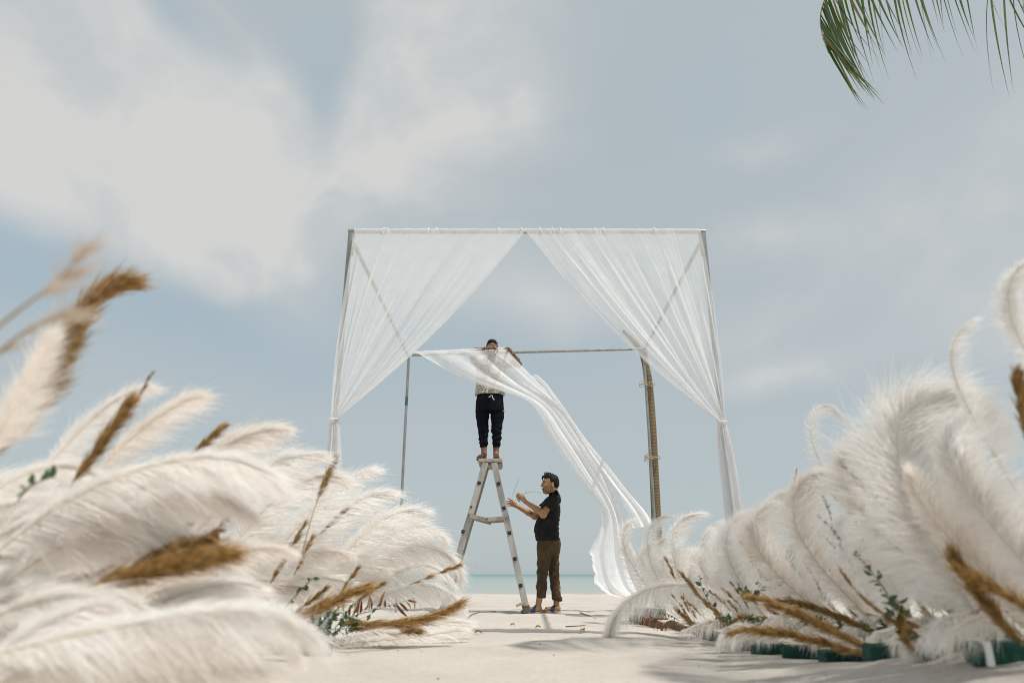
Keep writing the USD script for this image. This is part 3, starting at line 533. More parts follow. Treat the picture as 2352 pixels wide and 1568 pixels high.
    for sgn in (-1, 1): Hh.ell(z4(556, 216, C + sgn * .085), (.024, .030, .045), .005, cut=True)
    Hh.plane(z4(560, 268), (-.3, 0, -1), z4(430, 320) + [0, -.2, 0], z4(660, 225) + [0, .2, 0])
    g = np.random.default_rng(3)
    for k in range(16):
        a0 = g.uniform(0, 1); p = z4(466 + 140 * a0, 132 - 30 * math.sin(math.pi * min(1, a0 * 1.2)) , C + g.uniform(-.05, .05))
        Hh.cone(p, p + [g.uniform(-.02, .015), g.uniform(-.012, .012), g.uniform(.0, .014) * (1.4 - a0)], .009, .004, .008)
    Hh.rough(.0035, 70, 4, (1, 1, .5)); 
    ms = [Hh.mesh(1)]
    for k in range(11):                                        # the curl over the forehead and loose ends
        a0 = g.uniform(0, 1); p = z4(470 + 50 * a0, 112 + 8 * g.uniform(-1, 1), C + g.uniform(-.04, .04)); q = z4(470 + 55 * a0 + g.uniform(-14, 14), 92 + g.uniform(-6, 8), p[1])
        ms.append(tube(spline([p, q, q + [g.uniform(-.015, .02), 0, g.uniform(-.015, .006)]], 7), np.linspace(.0035, .0012, 7), 4))
    for k in range(9):
        p = z4(462 + g.uniform(-2, 8), 130 + g.uniform(-4, 12), C + g.uniform(-.05, .05)); ms.append(tube(spline([p, p + [-.010, 0, -.018], p + [-.006, 0, -.042]], 6), np.linspace(.005, .0015, 6), 4))
    obj('hair', join(ms), M['hair'], t, smooth=True)
    # polo shirt
    S = Blob(z4(340, 790) + [0, -.36, -.02], z4(670, 255) + [0, .36, .02], .0052)
    sl = [(318, 575, 52, .085), (345, 562, 78, .155), (390, 545, 92, .185), (450, 537, 97, .190), (520, 522, 107, .188), (600, 500, 122, .187), (670, 497, 122, .184), (720, 506, 119, .180), (757, 513, 120, .180)]
    S.stack([(z4(x, y)[2], z4(x, y)[0], C, h * u, ry) for y, x, h, ry in sl], .02)
    for Y0, el in ((Yn, z4(466, 500, Yn - .02)), (Yf, z4(385, 515, Yf + .02))):
        sh = z4(560, 350, Y0); e = sh + (el - sh) * .62
        S.cone(sh, e, .066, .068, .03, end=(sh + (el - sh) * .58, el - sh))
    S.cone(z4(578, 320), z4(566, 292), .068, .066, .02, flat=((1, 0, 0), .95)); S.cone(z4(566, 296), z4(560, 268), .058, .058, .004, cut=True)
    S.plane(z4(513, 756), (-.04, 0, -1), z4(340, 800) + [0, -.4, 0], z4(670, 735) + [0, .4, 0])
    near = np.abs(S.F) < .03; P = S.lo + np.argwhere(near) * S.h
    wr = np.sin((P[:, 2] * 120 + P[:, 0] * 34 + 5 * np.sin(P[:, 0] * 14) + 9 * meshkit.noise(P * 7, 3))) * np.clip((P[:, 0] - z4(500, 500)[0]) / .1, 0, 1) * np.clip((z4(0, 480)[2] - P[:, 2]) / .1, 0, 1)
    S.F[near] += .0038 * wr; S.rough(.007, 13, 8, (1, 1, 2.2))
    m = S.mesh(2); obj('shirt', m, M['polo'], t, smooth=True)
    obj('collar', tube(spline([z4(540, 312, C - .03), z4(562, 288, C - .075), z4(600, 286, C - .03), z4(603, 284, C + .03), z4(566, 286, C + .075), z4(540, 310, C + .03)], 30), .011, 8), M['polo'], t, smooth=True)
    g = np.random.default_rng(8)
    ms = []
    for x, y0, y1, dy in ((617, 395, 412, -.1), (622, 398, 413, -.09), (626, 396, 414, -.08), (629, 400, 412, -.075)):
        p, q = z4(x, y0, C + dy) + [.004, -.012, 0], z4(x + 1, y1, C + dy) + [.004, -.012, 0]; ms.append(tube([p, q], .0022, 5))
    obj('back_print', join(ms), M['mark'], t)
    # trousers, rolled
    T = Blob(z4(360, 1360) + [0, -.3, -.02], z4(680, 700) + [0, .3, .02], .0052)
    T.stack([(z4(x, y)[2], z4(x, y)[0], C, h * u, ry) for y, x, h, ry in ((735, 516, 112, .165), (790, 518, 116, .175), (850, 515, 112, .178), (900, 512, 105, .172))], .03)
    T.chain([z4(486, 850, LN), z4(468, 960, LN), z4(459, 1060, LN), z4(449, 1185, LN), z4(446, 1300, LN)], [.094, .082, .067, .061, .059], .03)
    T.chain([z4(545, 850, LB), z4(560, 970, LB), z4(572, 1080, LB), z4(583, 1190, LB), z4(597, 1325, LB)], [.094, .076, .063, .058, .058], .03)
    T.plane(z4(446, 1306, LN), (-.05, 0, -1), z4(370, 1400, LN) - [0, .1, 0], z4(512, 1270, LN) + [0, .09, 0])
    T.plane(z4(598, 1330, LB), (-.15, 0, -1), z4(528, 1420, LB) - [0, .09, 0], z4(690, 1290, LB) + [0, .1, 0])
    near = np.abs(T.F) < .03; P = T.lo + np.argwhere(near) * T.h
    zz = P[:, 2]; fold = np.sin(zz * 62 + 9 * meshkit.noise(P * 8, 6) + P[:, 0] * 22) * np.exp(-((zz - .55) / .18) ** 2) + .8 * np.sin(zz * 90 + 8 * meshkit.noise(P * 9, 2)) * np.exp(-((zz - .30) / .12) ** 2)
    T.F[near] += .0028 * fold; T.rough(.010, 8, 18, (1, 1, .8)); obj('trousers', T.mesh(2), M['trousers'], t, smooth=True)
    for (xa, ya, xb, yb, Y0, r, zt) in ((398, 1190, 496, 1196, LN, .060, 0), (548, 1290, 650, 1312, LB, .059, 0)):
        c = z4((xa + xb) / 2, (ya + yb) / 2, Y0); th = np.linspace(0, 2 * np.pi, 48); 
        for dz, rr in ((0, .010), (-.020, .0085)):
            obj('cuff', tube(np.stack([c[0] + r * np.cos(th), c[1] + r * np.sin(th), c[2] + dz + (xb - xa) * 0 + .006 * np.cos(th) * (-1) + .004 * np.sin(3 * th + dz * 90)], 1), rr + .002 * np.sin(5 * th), 10), M['trousers'], t, smooth=True)
    for pts in ([z4(452, 770, C - .155), z4(458, 800, C - .172), z4(478, 838, C - .186)],):
        obj('pocket_edge', tube(spline(pts, 12), .0035, 6), M['trousers'], t, smooth=True)
    # sandals
    for Y0, x0, x1, xs in ((LN, 233, 452, 362), (LB, 458, 633, 545)):
        a, b = z4(x0, 1450, Y0)[0], z4(x1, 1450, Y0)[0]; from_ = np.linspace(0, 1, 15); w = np.interp(from_, [0, .12, .35, .6, .85, 1], [.012, .040, .046, .036, .036, .014])
        top = [(a + (b - a) * f, Y0 - ww) for f, ww in zip(from_, w)] + [(a + (b - a) * f, Y0 + ww) for f, ww in list(zip(from_, w))[::-1]]
        from shapely.geometry import Polygon
        sd = trimesh.creation.extrude_polygon(Polygon(top).buffer(.004), .016).apply_translation((0, 0, .004)); so = obj('sandal', sd, M['sole'], t)
        xc = z4(xs, 1410, Y0)[0]; th = np.linspace(0, np.pi, 14); P = []
        for dx in (-.030, -.015, 0, .015, .030): P.append(np.stack([np.full(14, xc + dx) + .028 * np.sin(th) * .8, Y0 - .047 * np.cos(th), .016 + (.072 + dx * .8) * np.sin(th) ** .8], 1))
        P = np.array(P); m2 = sheet(P); m3_ = sheet(P + [0, 0, -.005]); m3_.invert(); obj('strap', join([m2, m3_]), M['strap'], so, smooth=True)
    return t
person_a = man()
# the wire in his hands
g = np.random.default_rng(12); ms = []
for pts, r in (([(212, 318, -.2), (270, 302, -.2), (340, 278, -.22), (400, 280, -.22), (444, 300, -.2)], .0011), ([(212, 318, -.2), (280, 298, -.2), (350, 282, -.2), (420, 284, -.2), (455, 318, -.2)], .0009), ([(165, 330, .1), (185, 270, .05), (205, 205, .0), (233, 140, .0)], .0009), ([(180, 300, .1), (203, 230, 0), (228, 170, .0)], .0007),
               ([(250, 372, -.21), (300, 395, -.24), (370, 392, -.24), (420, 370, -.22)], .0009), ([(245, 375, -.21), (300, 425, -.24), (370, 443, -.25), (440, 441, -.25)], .0012), ([(262, 330, -.2), (290, 292, -.2), (318, 260, -.2)], .0008)):
    ms.append(tube(spline([z4(x, y, CM + d) for x, y, d in pts], 30), r * 1.3, 5))
w = thing('wire', 'loose strands of thin wire in the hands of the standing man', 'wire', loc=z4(240, 340, CM - .2))
for m_ in ms: obj('strand', m_, M['wire'], w)

def worker():
    u = 1.335e-3; C = 9.25; sole = PZ
    t = thing('person', 'worker in printed shirt and navy trousers standing on top of the stepladder', 'person', loc=(z3(470, 1390)[0], C, PZ))
    B = Blob(z3(225, 1440, 9.1) + [0, -.45, -.06], z3(820, 150, 9.1) + [0, .45, .06], .0052)
    Yh = 9.10; H = z3(492, 232, Yh)
    B.ell(H, (.074, .092, .100), .02); B.ell(z3(498, 262, Yh - .035), (.058, .050, .075), .02); B.ell(z3(502, 300, Yh - .05), (.040, .04, .035), .03)
    B.cone(z3(505, 262, Yh - .085), z3(507, 278, Yh - .112), .010, .014, .008)
    for sx in (-1, 1):
        B.ell(z3(503 + sx * 25, 262, Yh - .085), (.016, .010, .009), .004, cut=True); B.cone(z3(503 + sx * 12, 250, Yh - .085), z3(503 + sx * 38, 250, Yh - .070), .009, .008, .008)
        B.ell(z3(494 + sx * 58, 268, Yh), (.010, .018, .030), .006)
    B.ell(z3(506, 303, Yh - .088), (.020, .010, .007), .004); B.ell(z3(506, 318, Yh - .075), (.022, .02, .016), .014)
    B.cone(z3(492, 300, Yh + .03), z3(480, 370, C), .052, .060, .03)
    B.chain([z3(476, 430), z3(472, 600), z3(468, 780)], [.12, .12, .12], .04); B.cone(z3(350, 395), z3(600, 395), .06, .06, .03)
    B.chain([z3(345, 392, C), z3(262, 300, 9.17)], [.055, .042], .02); B.chain([z3(262, 300, 9.17), z3(320, 266, 9.07), z3(412, 253, 8.99)], [.041, .038, .027], .02)
    B.chain([z3(622, 395, C), z3(772, 412, 9.18)], [.055, .043], .02); B.chain([z3(772, 412, 9.18), z3(752, 368, 9.10), z3(705, 306, 9.0)], [.042, .039, .027], .02)
    def finger(pts, r): B.chain([z3(*p) for p in pts], np.linspace(r, r * .82, len(pts)), .004)
    B.cone(z3(412, 253, 8.99), z3(462, 243, 8.97), .028, .036, .012, flat=(Yv, .6)); B.cone(z3(462, 243, 8.97), z3(482, 241, 8.965), .036, .034, .01, flat=(Yv, .6))
    finger([(478, 230, 8.96), (508, 222, 8.955), (535, 236, 8.96), (548, 252, 8.965)], .0095); finger([(484, 240, 8.955), (516, 234, 8.95), (540, 248, 8.955), (556, 262, 8.96)], .0095)
    finger([(482, 252, 8.955), (512, 248, 8.95), (534, 260, 8.955), (545, 266, 8.96)], .009); finger([(474, 262, 8.955), (500, 262, 8.95), (520, 268, 8.955)], .0082); finger([(440, 262, 8.96), (462, 268, 8.95), (486, 270, 8.945)], .0105)
    B.cone(z3(705, 306, 9.0), z3(676, 272, 8.98), .028, .035, .012, flat=(Yv, .7)); B.cone(z3(676, 272, 8.98), z3(660, 255, 8.975), .034, .032, .01, flat=(Yv, .7))
    finger([(672, 250, 8.965), (664, 238, 8.955), (648, 240, 8.945), (645, 262, 8.95)], .0095); finger([(660, 246, 8.96), (648, 234, 8.955), (634, 238, 8.945), (632, 258, 8.945)], .0095)
    finger([(684, 258, 8.965), (680, 246, 8.955), (664, 248, 8.942), (660, 270, 8.945)], .009); finger([(692, 270, 8.965), (690, 258, 8.955), (678, 262, 8.942), (674, 282, 8.945)], .008); finger([(654, 262, 8.985), (634, 248, 8.98), (616, 244, 8.975)], .0102)
    for x, kx, ax, fx, sg in ((400, 400, 408, 372, -1), (535, 537, 533, 542, 1)):
        B.chain([z3(x, 880), z3(kx, 1080)], [.08, .055], .03); a = z3(ax, 1345); a[2] = max(a[2], PZ + .085); B.chain([z3(kx, 1080), (z3(kx, 1080) + a) / 2 + [0, .02, .03], a], [.052, .052, .036], .02)
        hl = np.array([a[0], C + .03, PZ + .050]); ball = np.array([z3(fx, 1390)[0], C - .155, PZ + .046]); B.cone(a, hl, .036, .034, .02); B.cone(hl, ball, .034, .032, .02, flat=((0, 0, 1.), .8)); B.cone(a - [0, .03, .02], ball, .032, .024, .02)
        fd = unit(ball - hl) * [1, 1, 0]; sd = np.array([-fd[1], fd[0], 0])
        for i, (dy, L) in enumerate(((-.030, .030), (-.014, .036), (.002, .034), (.016, .028), (.029, .022))): q = ball + fd * .016 + sd * dy * sg * -1 - [0, 0, .008]; B.cone(q, q + fd * L, .0108, .009, .004)
        from shapely.geometry import Polygon
        f = np.linspace(0, 1, 15); w = np.interp(f, [0, .12, .35, .6, .85, 1], [.014, .036, .037, .042, .042, .014]); o = hl - fd * .045; L = np.linalg.norm((ball - hl)[:2]) + .115
        poly = [tuple((o + fd * L * k + sd * ww)[:2]) for k, ww in zip(f, w)] + [tuple((o + fd * L * k - sd * ww)[:2]) for k, ww in list(zip(f, w))[::-1]]
        so = obj('sandal', trimesh.creation.extrude_polygon(Polygon(poly).buffer(.004), .016).apply_translation((0, 0, PZ + .001)), M['sole_dark'], t)
        th = np.linspace(0, np.pi, 14); P = np.array([o + fd * (L * .60 + dx) + np.stack([sd * c_ for c_ in -.046 * np.cos(th)]) + np.stack([fd * s_ for s_ in .0 * th]) + np.stack([0 * th, 0 * th, (.070 - dx * .5) * np.sin(th) ** .8], 1) - [0, 0, o[2] - PZ - .015] for dx in (-.028, -.014, 0, .014, .028)])
        m3_ = sheet(P - [0, 0, .005]); m3_.invert(); obj('strap', join([sheet(P), m3_]), M['strap'], so, smooth=True)
    obj('body', B.mesh(4), M['skin_dark'], t, smooth=True)
    Hh = Blob(H - [.14, .16, .12], H + [.14, .16, .15], .0045)
    Hh.ell(H + [-.002, .016, .014], (.082, .092, .100), .01); Hh.ell(H + [0, -.045, .062], (.064, .045, .042), .02); Hh.plane(H + [0, -.070, -.012], (0, -1, -.75), H - [.2, .2, .15], H + [.2, .0, .045])
    Hh.plane(H + [0, .02, -.055], (0, -.2, -1), H - [.2, .2, .2], H + [.2, .2, .0]); g = np.random.default_rng(5)
    for k in range(60):
        a0, r0 = g.uniform(0, 6.28), g.uniform(0, 1) ** .5; p = H + [.058 * r0 * math.cos(a0), .02 + .06 * r0 * math.sin(a0), .100 - .035 * r0 * r0]; Hh.cone(p, p + [g.uniform(.0, .03), g.uniform(-.02, .0), g.uniform(0, .018)], .009, .003, .008)
    Hh.rough(.004, 60, 4); obj('hair', Hh.mesh(1), M['hair'], t, smooth=True)
    for sx in (-1, 1): obj('eye', trimesh.creation.icosphere(2, .008).apply_translation(z3(503 + sx * 25, 262, Yh - .078)), M['eye'], t, smooth=True)
    S = Blob(z3(215, 780, 9.1) + [0, -.35, -.05], z3(760, 320, 9.1) + [0, .35, .06], .0058)
    S.stack([(z3(x, y)[2], z3(x, y)[0], C, h * u, ry) for y, x, h, ry in ((352, 485, 62, .08), (378, 480, 128, .115), (420, 476, 152, .130), (520, 472, 150, .135), (620, 470, 150, .138), (690, 470, 153, .140), (738, 469, 157, .142))], .02)
    for sh, el in ((z3(345, 392, C), z3(262, 300, 9.17)), (z3(622, 395, C), z3(772, 412, 9.18))):
        S.cone(sh, sh + (el - sh) * .62, .072, .068, .03, end=(sh + (el - sh) * .50, el - sh))
    S.plane(z3(469, 735), (0, 0, -1), z3(215, 790) - [0, .4, 0], z3(760, 715) + [0, .4, 0]); S.rough(.012, 9, 5, (1.6, 1, .7)); obj('shirt', S.mesh(2), M['shirt'], t, smooth=True)
    T = Blob(z3(290, 1310) - [0, .3, .03], z3(650, 700) + [0, .3, .03], .0058)
    T.stack([(z3(x, y)[2], z3(x, y)[0], C, h * u, ry) for y, x, h, ry in ((722, 468, 136, .125), (780, 467, 139, .135), (850, 467, 144, .14), (905, 467, 146, .135))], .03)
    T.chain([z3(392, 880), z3(392, 960), z3(398, 1080), z3(402, 1180), z3(405, 1275)], [.098, .090, .072, .062, .048], .014); T.chain([z3(543, 880), z3(545, 960), z3(540, 1080), z3(540, 1180), z3(540, 1278)], [.098, .090, .072, .062, .049], .014)
    for x in (404, 541): T.plane(z3(x, 1276), (0, 0, -1), z3(x - 66, 1330) - [0, .2, 0], z3(x + 66, 1250) + [0, .2, 0])
    near = np.abs(T.F) < .03; P = T.lo + np.argwhere(near) * T.h; zz = P[:, 2] - PZ
    T.F[near] += .007 * np.sin(zz * 85 + 8 * meshkit.noise(P * 9, 2) + 6 * P[:, 0]) * np.exp(-((zz - .33) / .15) ** 2); T.rough(.009, 9, 18, (1, 1, 1.4)); obj('trousers', T.mesh(2), M['navy'], t, smooth=True)
    obj('drawstring', join([tube(spline([z3(470, 742, C - .145), z3(490, 735, C - .155), z3(498, 755, C - .155), z3(515, 778, C - .15)], 12), .0045, 6), tube(spline([z3(470, 742, C - .145), z3(458, 750, C - .155), z3(474, 752, C - .155)], 10), .0045, 6)]), M['white_tape'], t, smooth=True)
    obj('wristband', join([tube(np.stack([z3(412, 253, 8.99) + [0, .032 * math.cos(a), .032 * math.sin(a)] for a in np.linspace(0, 6.28, 20)]), .006, 6)]), M['cap'], t, smooth=True)
    c = z3(706, 308, 9.0); d = unit(z3(705, 306, 9.0) - z3(752, 368, 9.1)); e1 = unit(np.cross(d, Yv)); e2 = np.cross(d, e1); obj('wristband', tube(np.stack([c + .031 * (math.cos(a) * e1 + math.sin(a) * e2) for a in np.linspace(0, 6.28, 20)]), .004, 6), M['cap'], t, smooth=True)
    obj('pocket_badge', rbox((.016, .01, .026), .003, 2, z3(606, 895, C - .06)), M['steel_dull'], t, smooth=30)
worker()
# ---------------------------------------------------------------- feathers, plumes, sprigs, foam
def zc_of(p): return (p - EYE) @ np.array([0, CP, SP])
def quad_strips(P, Wd):                                   # P (n, k, 3) centre lines, Wd (n, k, 3) half widths -> mesh of ribbons
    n, k = P.shape[:2]; V = np.stack([P - Wd, P + Wd], 2).reshape(-1, 3); b = (np.arange(n) * 2 * k)[:, None] + (np.arange(k - 1) * 2)[None]
    f = np.stack([np.stack([b, b + 1, b + 3], -1), np.stack([b, b + 3, b + 2], -1)], 2).reshape(-1, 3)
    return trimesh.Trimesh(V, f, process=False)
WIND = np.array([1.0, .15, 0])
def feather(path, Lb, n, seed, twist=.0, droop=.25, wind=.16, bare=.12, tipL=.5, curl=.15, alpha=58, wid=.012, asym=0.0, split=.62):
    n = int(n * 1.85)
    g = np.random.default_rng(seed); C = spline(path, 60); T = unit(np.gradient(C, axis=0)); N = unit(EYE - C); N = unit(N - (N * T).sum(-1, keepdims=True) * T); S = np.cross(T, N)
    tw = twist + .35 * np.sin(np.linspace(0, 3, 60) + g.uniform(0, 6)); S, N = S * np.cos(tw)[:, None] + N * np.sin(tw)[:, None], N * np.cos(tw)[:, None] - S * np.sin(tw)[:, None]
    t = np.sort(np.r_[g.uniform(bare, 1, 2 * n - n // 5), 1 - .12 * g.uniform(0, 1, n // 5) ** 1.5]); side = g.choice([-1.0, 1.0], len(t))
    def on(A): return np.stack([np.interp(t, np.linspace(0, 1, 60), A[:, k]) for k in range(3)], 1)
    c, tt, s_, n_ = on(C), unit(on(T)), unit(on(S)), unit(on(N))
    nz = lambda f, o: 2 * meshkit.noise(np.stack([t * f, side * 3.3 + o, t * 0 + seed * .37], -1), 7) - 1
    lock, lockn, lockl = nz(16, 0) + .5 * nz(45, 5), nz(11, 9) + .6 * nz(38, 13), nz(22, 20)
    al = np.radians(alpha) * np.clip(1.08 - .35 * t - .55 * np.clip((t - .82) / .18, 0, 1), .2, 2) + .07 * lock + g.normal(0, .17, len(t))
    L = Lb * np.clip(1.0, 0, 1) * np.clip((t - bare) / .16, .18, 1) ** .8 * (1.05 - (1.05 - tipL) * np.clip((t - .45) / .55, 0, 1) ** 1.6) * (1 + .16 * lockl + .24 * nz(6, 31) + .20 * nz(27, 41) + np.clip(g.normal(0, .15, len(t)), -.4, .3)) * np.where(side < 0, 1 - asym, 1)
    stray = np.where(g.uniform(0, 1, len(t)) < .14, g.uniform(1.1, 1.6, len(t)), 1.0); L = L * stray ** .6
    d = np.cos(al)[:, None] * tt + (np.sin(al) * side)[:, None] * s_ + (.10 * lockn + np.clip(g.normal(0, .15, len(t)), -.4, .3))[:, None] * n_; d = unit(d)
    k = 7; s = np.linspace(0, 1, k)[None, :, None]
    bend = droop * np.array([0, 0, -1.0]) + wind * WIND + (.08 * lockn + g.normal(0, .18, len(t)))[:, None] * n_ + (curl + .14 * lock + g.normal(0, .12, len(t)))[:, None] * tt - (.10 * side)[:, None] * s_
    P = c[:, None] + L[:, None, None] * (d[:, None] * s + bend[:, None] * s ** 2 + .13 * stray[:, None, None] * np.clip(g.normal(0, 1, (len(t), 1, 3)), -1.6, 1.6) * s ** 2.2)
    ncl = 26; off = np.where(side > 0, .37, 0.0); cl = np.floor(t * ncl + off); slen = np.linalg.norm(np.diff(C, axis=0), axis=1).sum()      # barbs gather into ragged locks at their tips
    pull = (cl + .5 - off) / ncl - t + .012 * np.sin(cl * 7.3 + seed); P = P + (pull * slen * split * np.where(t > .9, .3, 1))[:, None, None] * tt[:, None] * s ** 1.8 + (.06 * np.sin(cl * 3.7 + seed) * L)[:, None, None] * n_[:, None] * s ** 2
    phi = g.uniform(-.9, .9, len(t))[:, None]; w = unit(np.cross(d, n_)) * np.cos(phi) + n_ * np.sin(phi)
    W = w[:, None] * (np.clip(Lb * wid, .0007, .0019) * (1 - .8 * np.linspace(0, 1, k) ** 1.3))[None, :, None] * g.uniform(.7, 1.2, (len(t), 1, 1))
    return quad_strips(P, W), tube(C, np.linspace(.0034, .0009, 60), 6)
def plume(path, R, n, seed, frac=.0, spread=20, wid=.0011, clump=.7, droop=.06):
    n = int(n * 1.6); R = R * 1.25
    g = np.random.default_rng(seed); C = spline(path, 60); T = unit(np.gradient(C, axis=0)); ref = np.array([0, 1.0, 0]); A = unit(np.cross(T, ref)); B = np.cross(T, A)
    nc = max(8, n // 22); tc = g.uniform(frac, .97, nc); ac = g.uniform(0, 6.28, nc); which = g.integers(0, nc, n)
    t = np.clip(tc[which] + g.normal(0, .025, n), 0, 1); a = ac[which] + g.normal(0, clump, n)
    def on(X): return np.stack([np.interp(t, np.linspace(0, 1, 60), X[:, k]) for k in range(3)], 1)
    c, tt, u_, v_ = on(C), unit(on(T)), on(A), on(B); rad = np.cos(a)[:, None] * u_ + np.sin(a)[:, None] * v_
    sp = np.radians(spread) * g.uniform(.5, 1.4, n); L = R / math.sin(math.radians(spread)) * (.55 + .45 * np.sin(np.pi * np.clip((t - frac) / (1 - frac), 0, 1)) ** .6) * g.uniform(.5, 1.15, n)
    d = np.cos(sp)[:, None] * tt + np.sin(sp)[:, None] * rad; k = 5; s = np.linspace(0, 1, k)[None, :, None]
    bend = droop * np.array([0, 0, -1.0]) + .12 * WIND - .10 * rad + g.normal(0, .10, (n, 3))
    P = c[:, None] + L[:, None, None] * (d[:, None] * s + bend[:, None] * s ** 2)
    w = unit(g.normal(0, 1, (n, 3))); W = w[:, None] * (wid * np.array([.6, 1.5, 1.3, .9, .3]))[None, :, None] * g.uniform(.6, 1.4, (n, 1, 1))
    return quad_strips(P, W)
def pts_at(pp, y0, y1): return np.array([at(x, y, y0 + (y1 - y0) * i / max(1, len(pp) - 1)) for i, (x, y) in enumerate(pp)])
def put_feather(pp, y0, y1, bpx, label, seed, n=330, mat='feather', group=None, **kw):
    path = pts_at(pp, y0, y1); zc = zc_of(path[len(path) // 2]); bm, sm = feather(path, bpx * zc / 1568, n, seed, **kw)
    f = thing('ostrich_feather', label, 'feather', group, loc=path[0]); obj('barbs', bm, M[mat], f); obj('shaft', sm, M['shaft'], f, smooth=True)
def put_plume(pp, y0, y1, rpx, label, seed, n=700, mat='pampas', group=None, stem=None, cat='dried plume', **kw):
    path = pts_at(pp, y0, y1); zc = zc_of(path[len(path) // 2]); f = thing('pampas_plume', label, cat, group, loc=path[0])
    obj('plume', plume(path, rpx * zc / 1568, n, seed, **kw), M[mat], f); q = path if stem is None else np.vstack([[at(*stem)], path])
    obj('stem', tube(spline(q, 40), np.linspace(.0035, .0012, 40), 6), M['stem'], f, smooth=True)
def put_sprig(pp, Y, nl, lpx, label, seed, mat='leaf', group=None, cat='leaf sprig'):
    g = np.random.default_rng(seed); path = pts_at(pp, Y, Y); zc = zc_of(path[0]); C = spline(path, 30); f = thing('leaf_sprig' if mat == 'leaf' else 'red_foliage', label, cat, group, loc=path[0])
    obj('stem', tube(C, np.linspace(.0032, .0012, 30), 6), M['leafstem'], f, smooth=True)
    for i in range(nl):
        j = int(3 + 26 * (i + .5) / nl); T = unit(C[min(j + 1, 29)] - C[j - 1]); r = unit(np.cross(T, g.normal(0, 1, 3))); d = unit(T * g.uniform(.2, .9) + r); L = lpx * zc / 1568 * g.uniform(.7, 1.25); w = unit(np.cross(d, g.normal(0, 1, 3))); nn = np.cross(d, w)
        s = np.linspace(0, 1, 7); wd = L * (.30 if mat == 'leaf' else .10) * np.sin(np.pi * s ** .8) ** .8; mid = C[j] + d * (L * s)[:, None] - nn * (L * .25 * s ** 2)[:, None]
        obj('leaf', sheet(np.stack([mid - w * wd[:, None] + nn * (wd * .35)[:, None], mid, mid + w * wd[:, None] + nn * (wd * .35)[:, None]], 1)), M[mat], f, smooth=True)

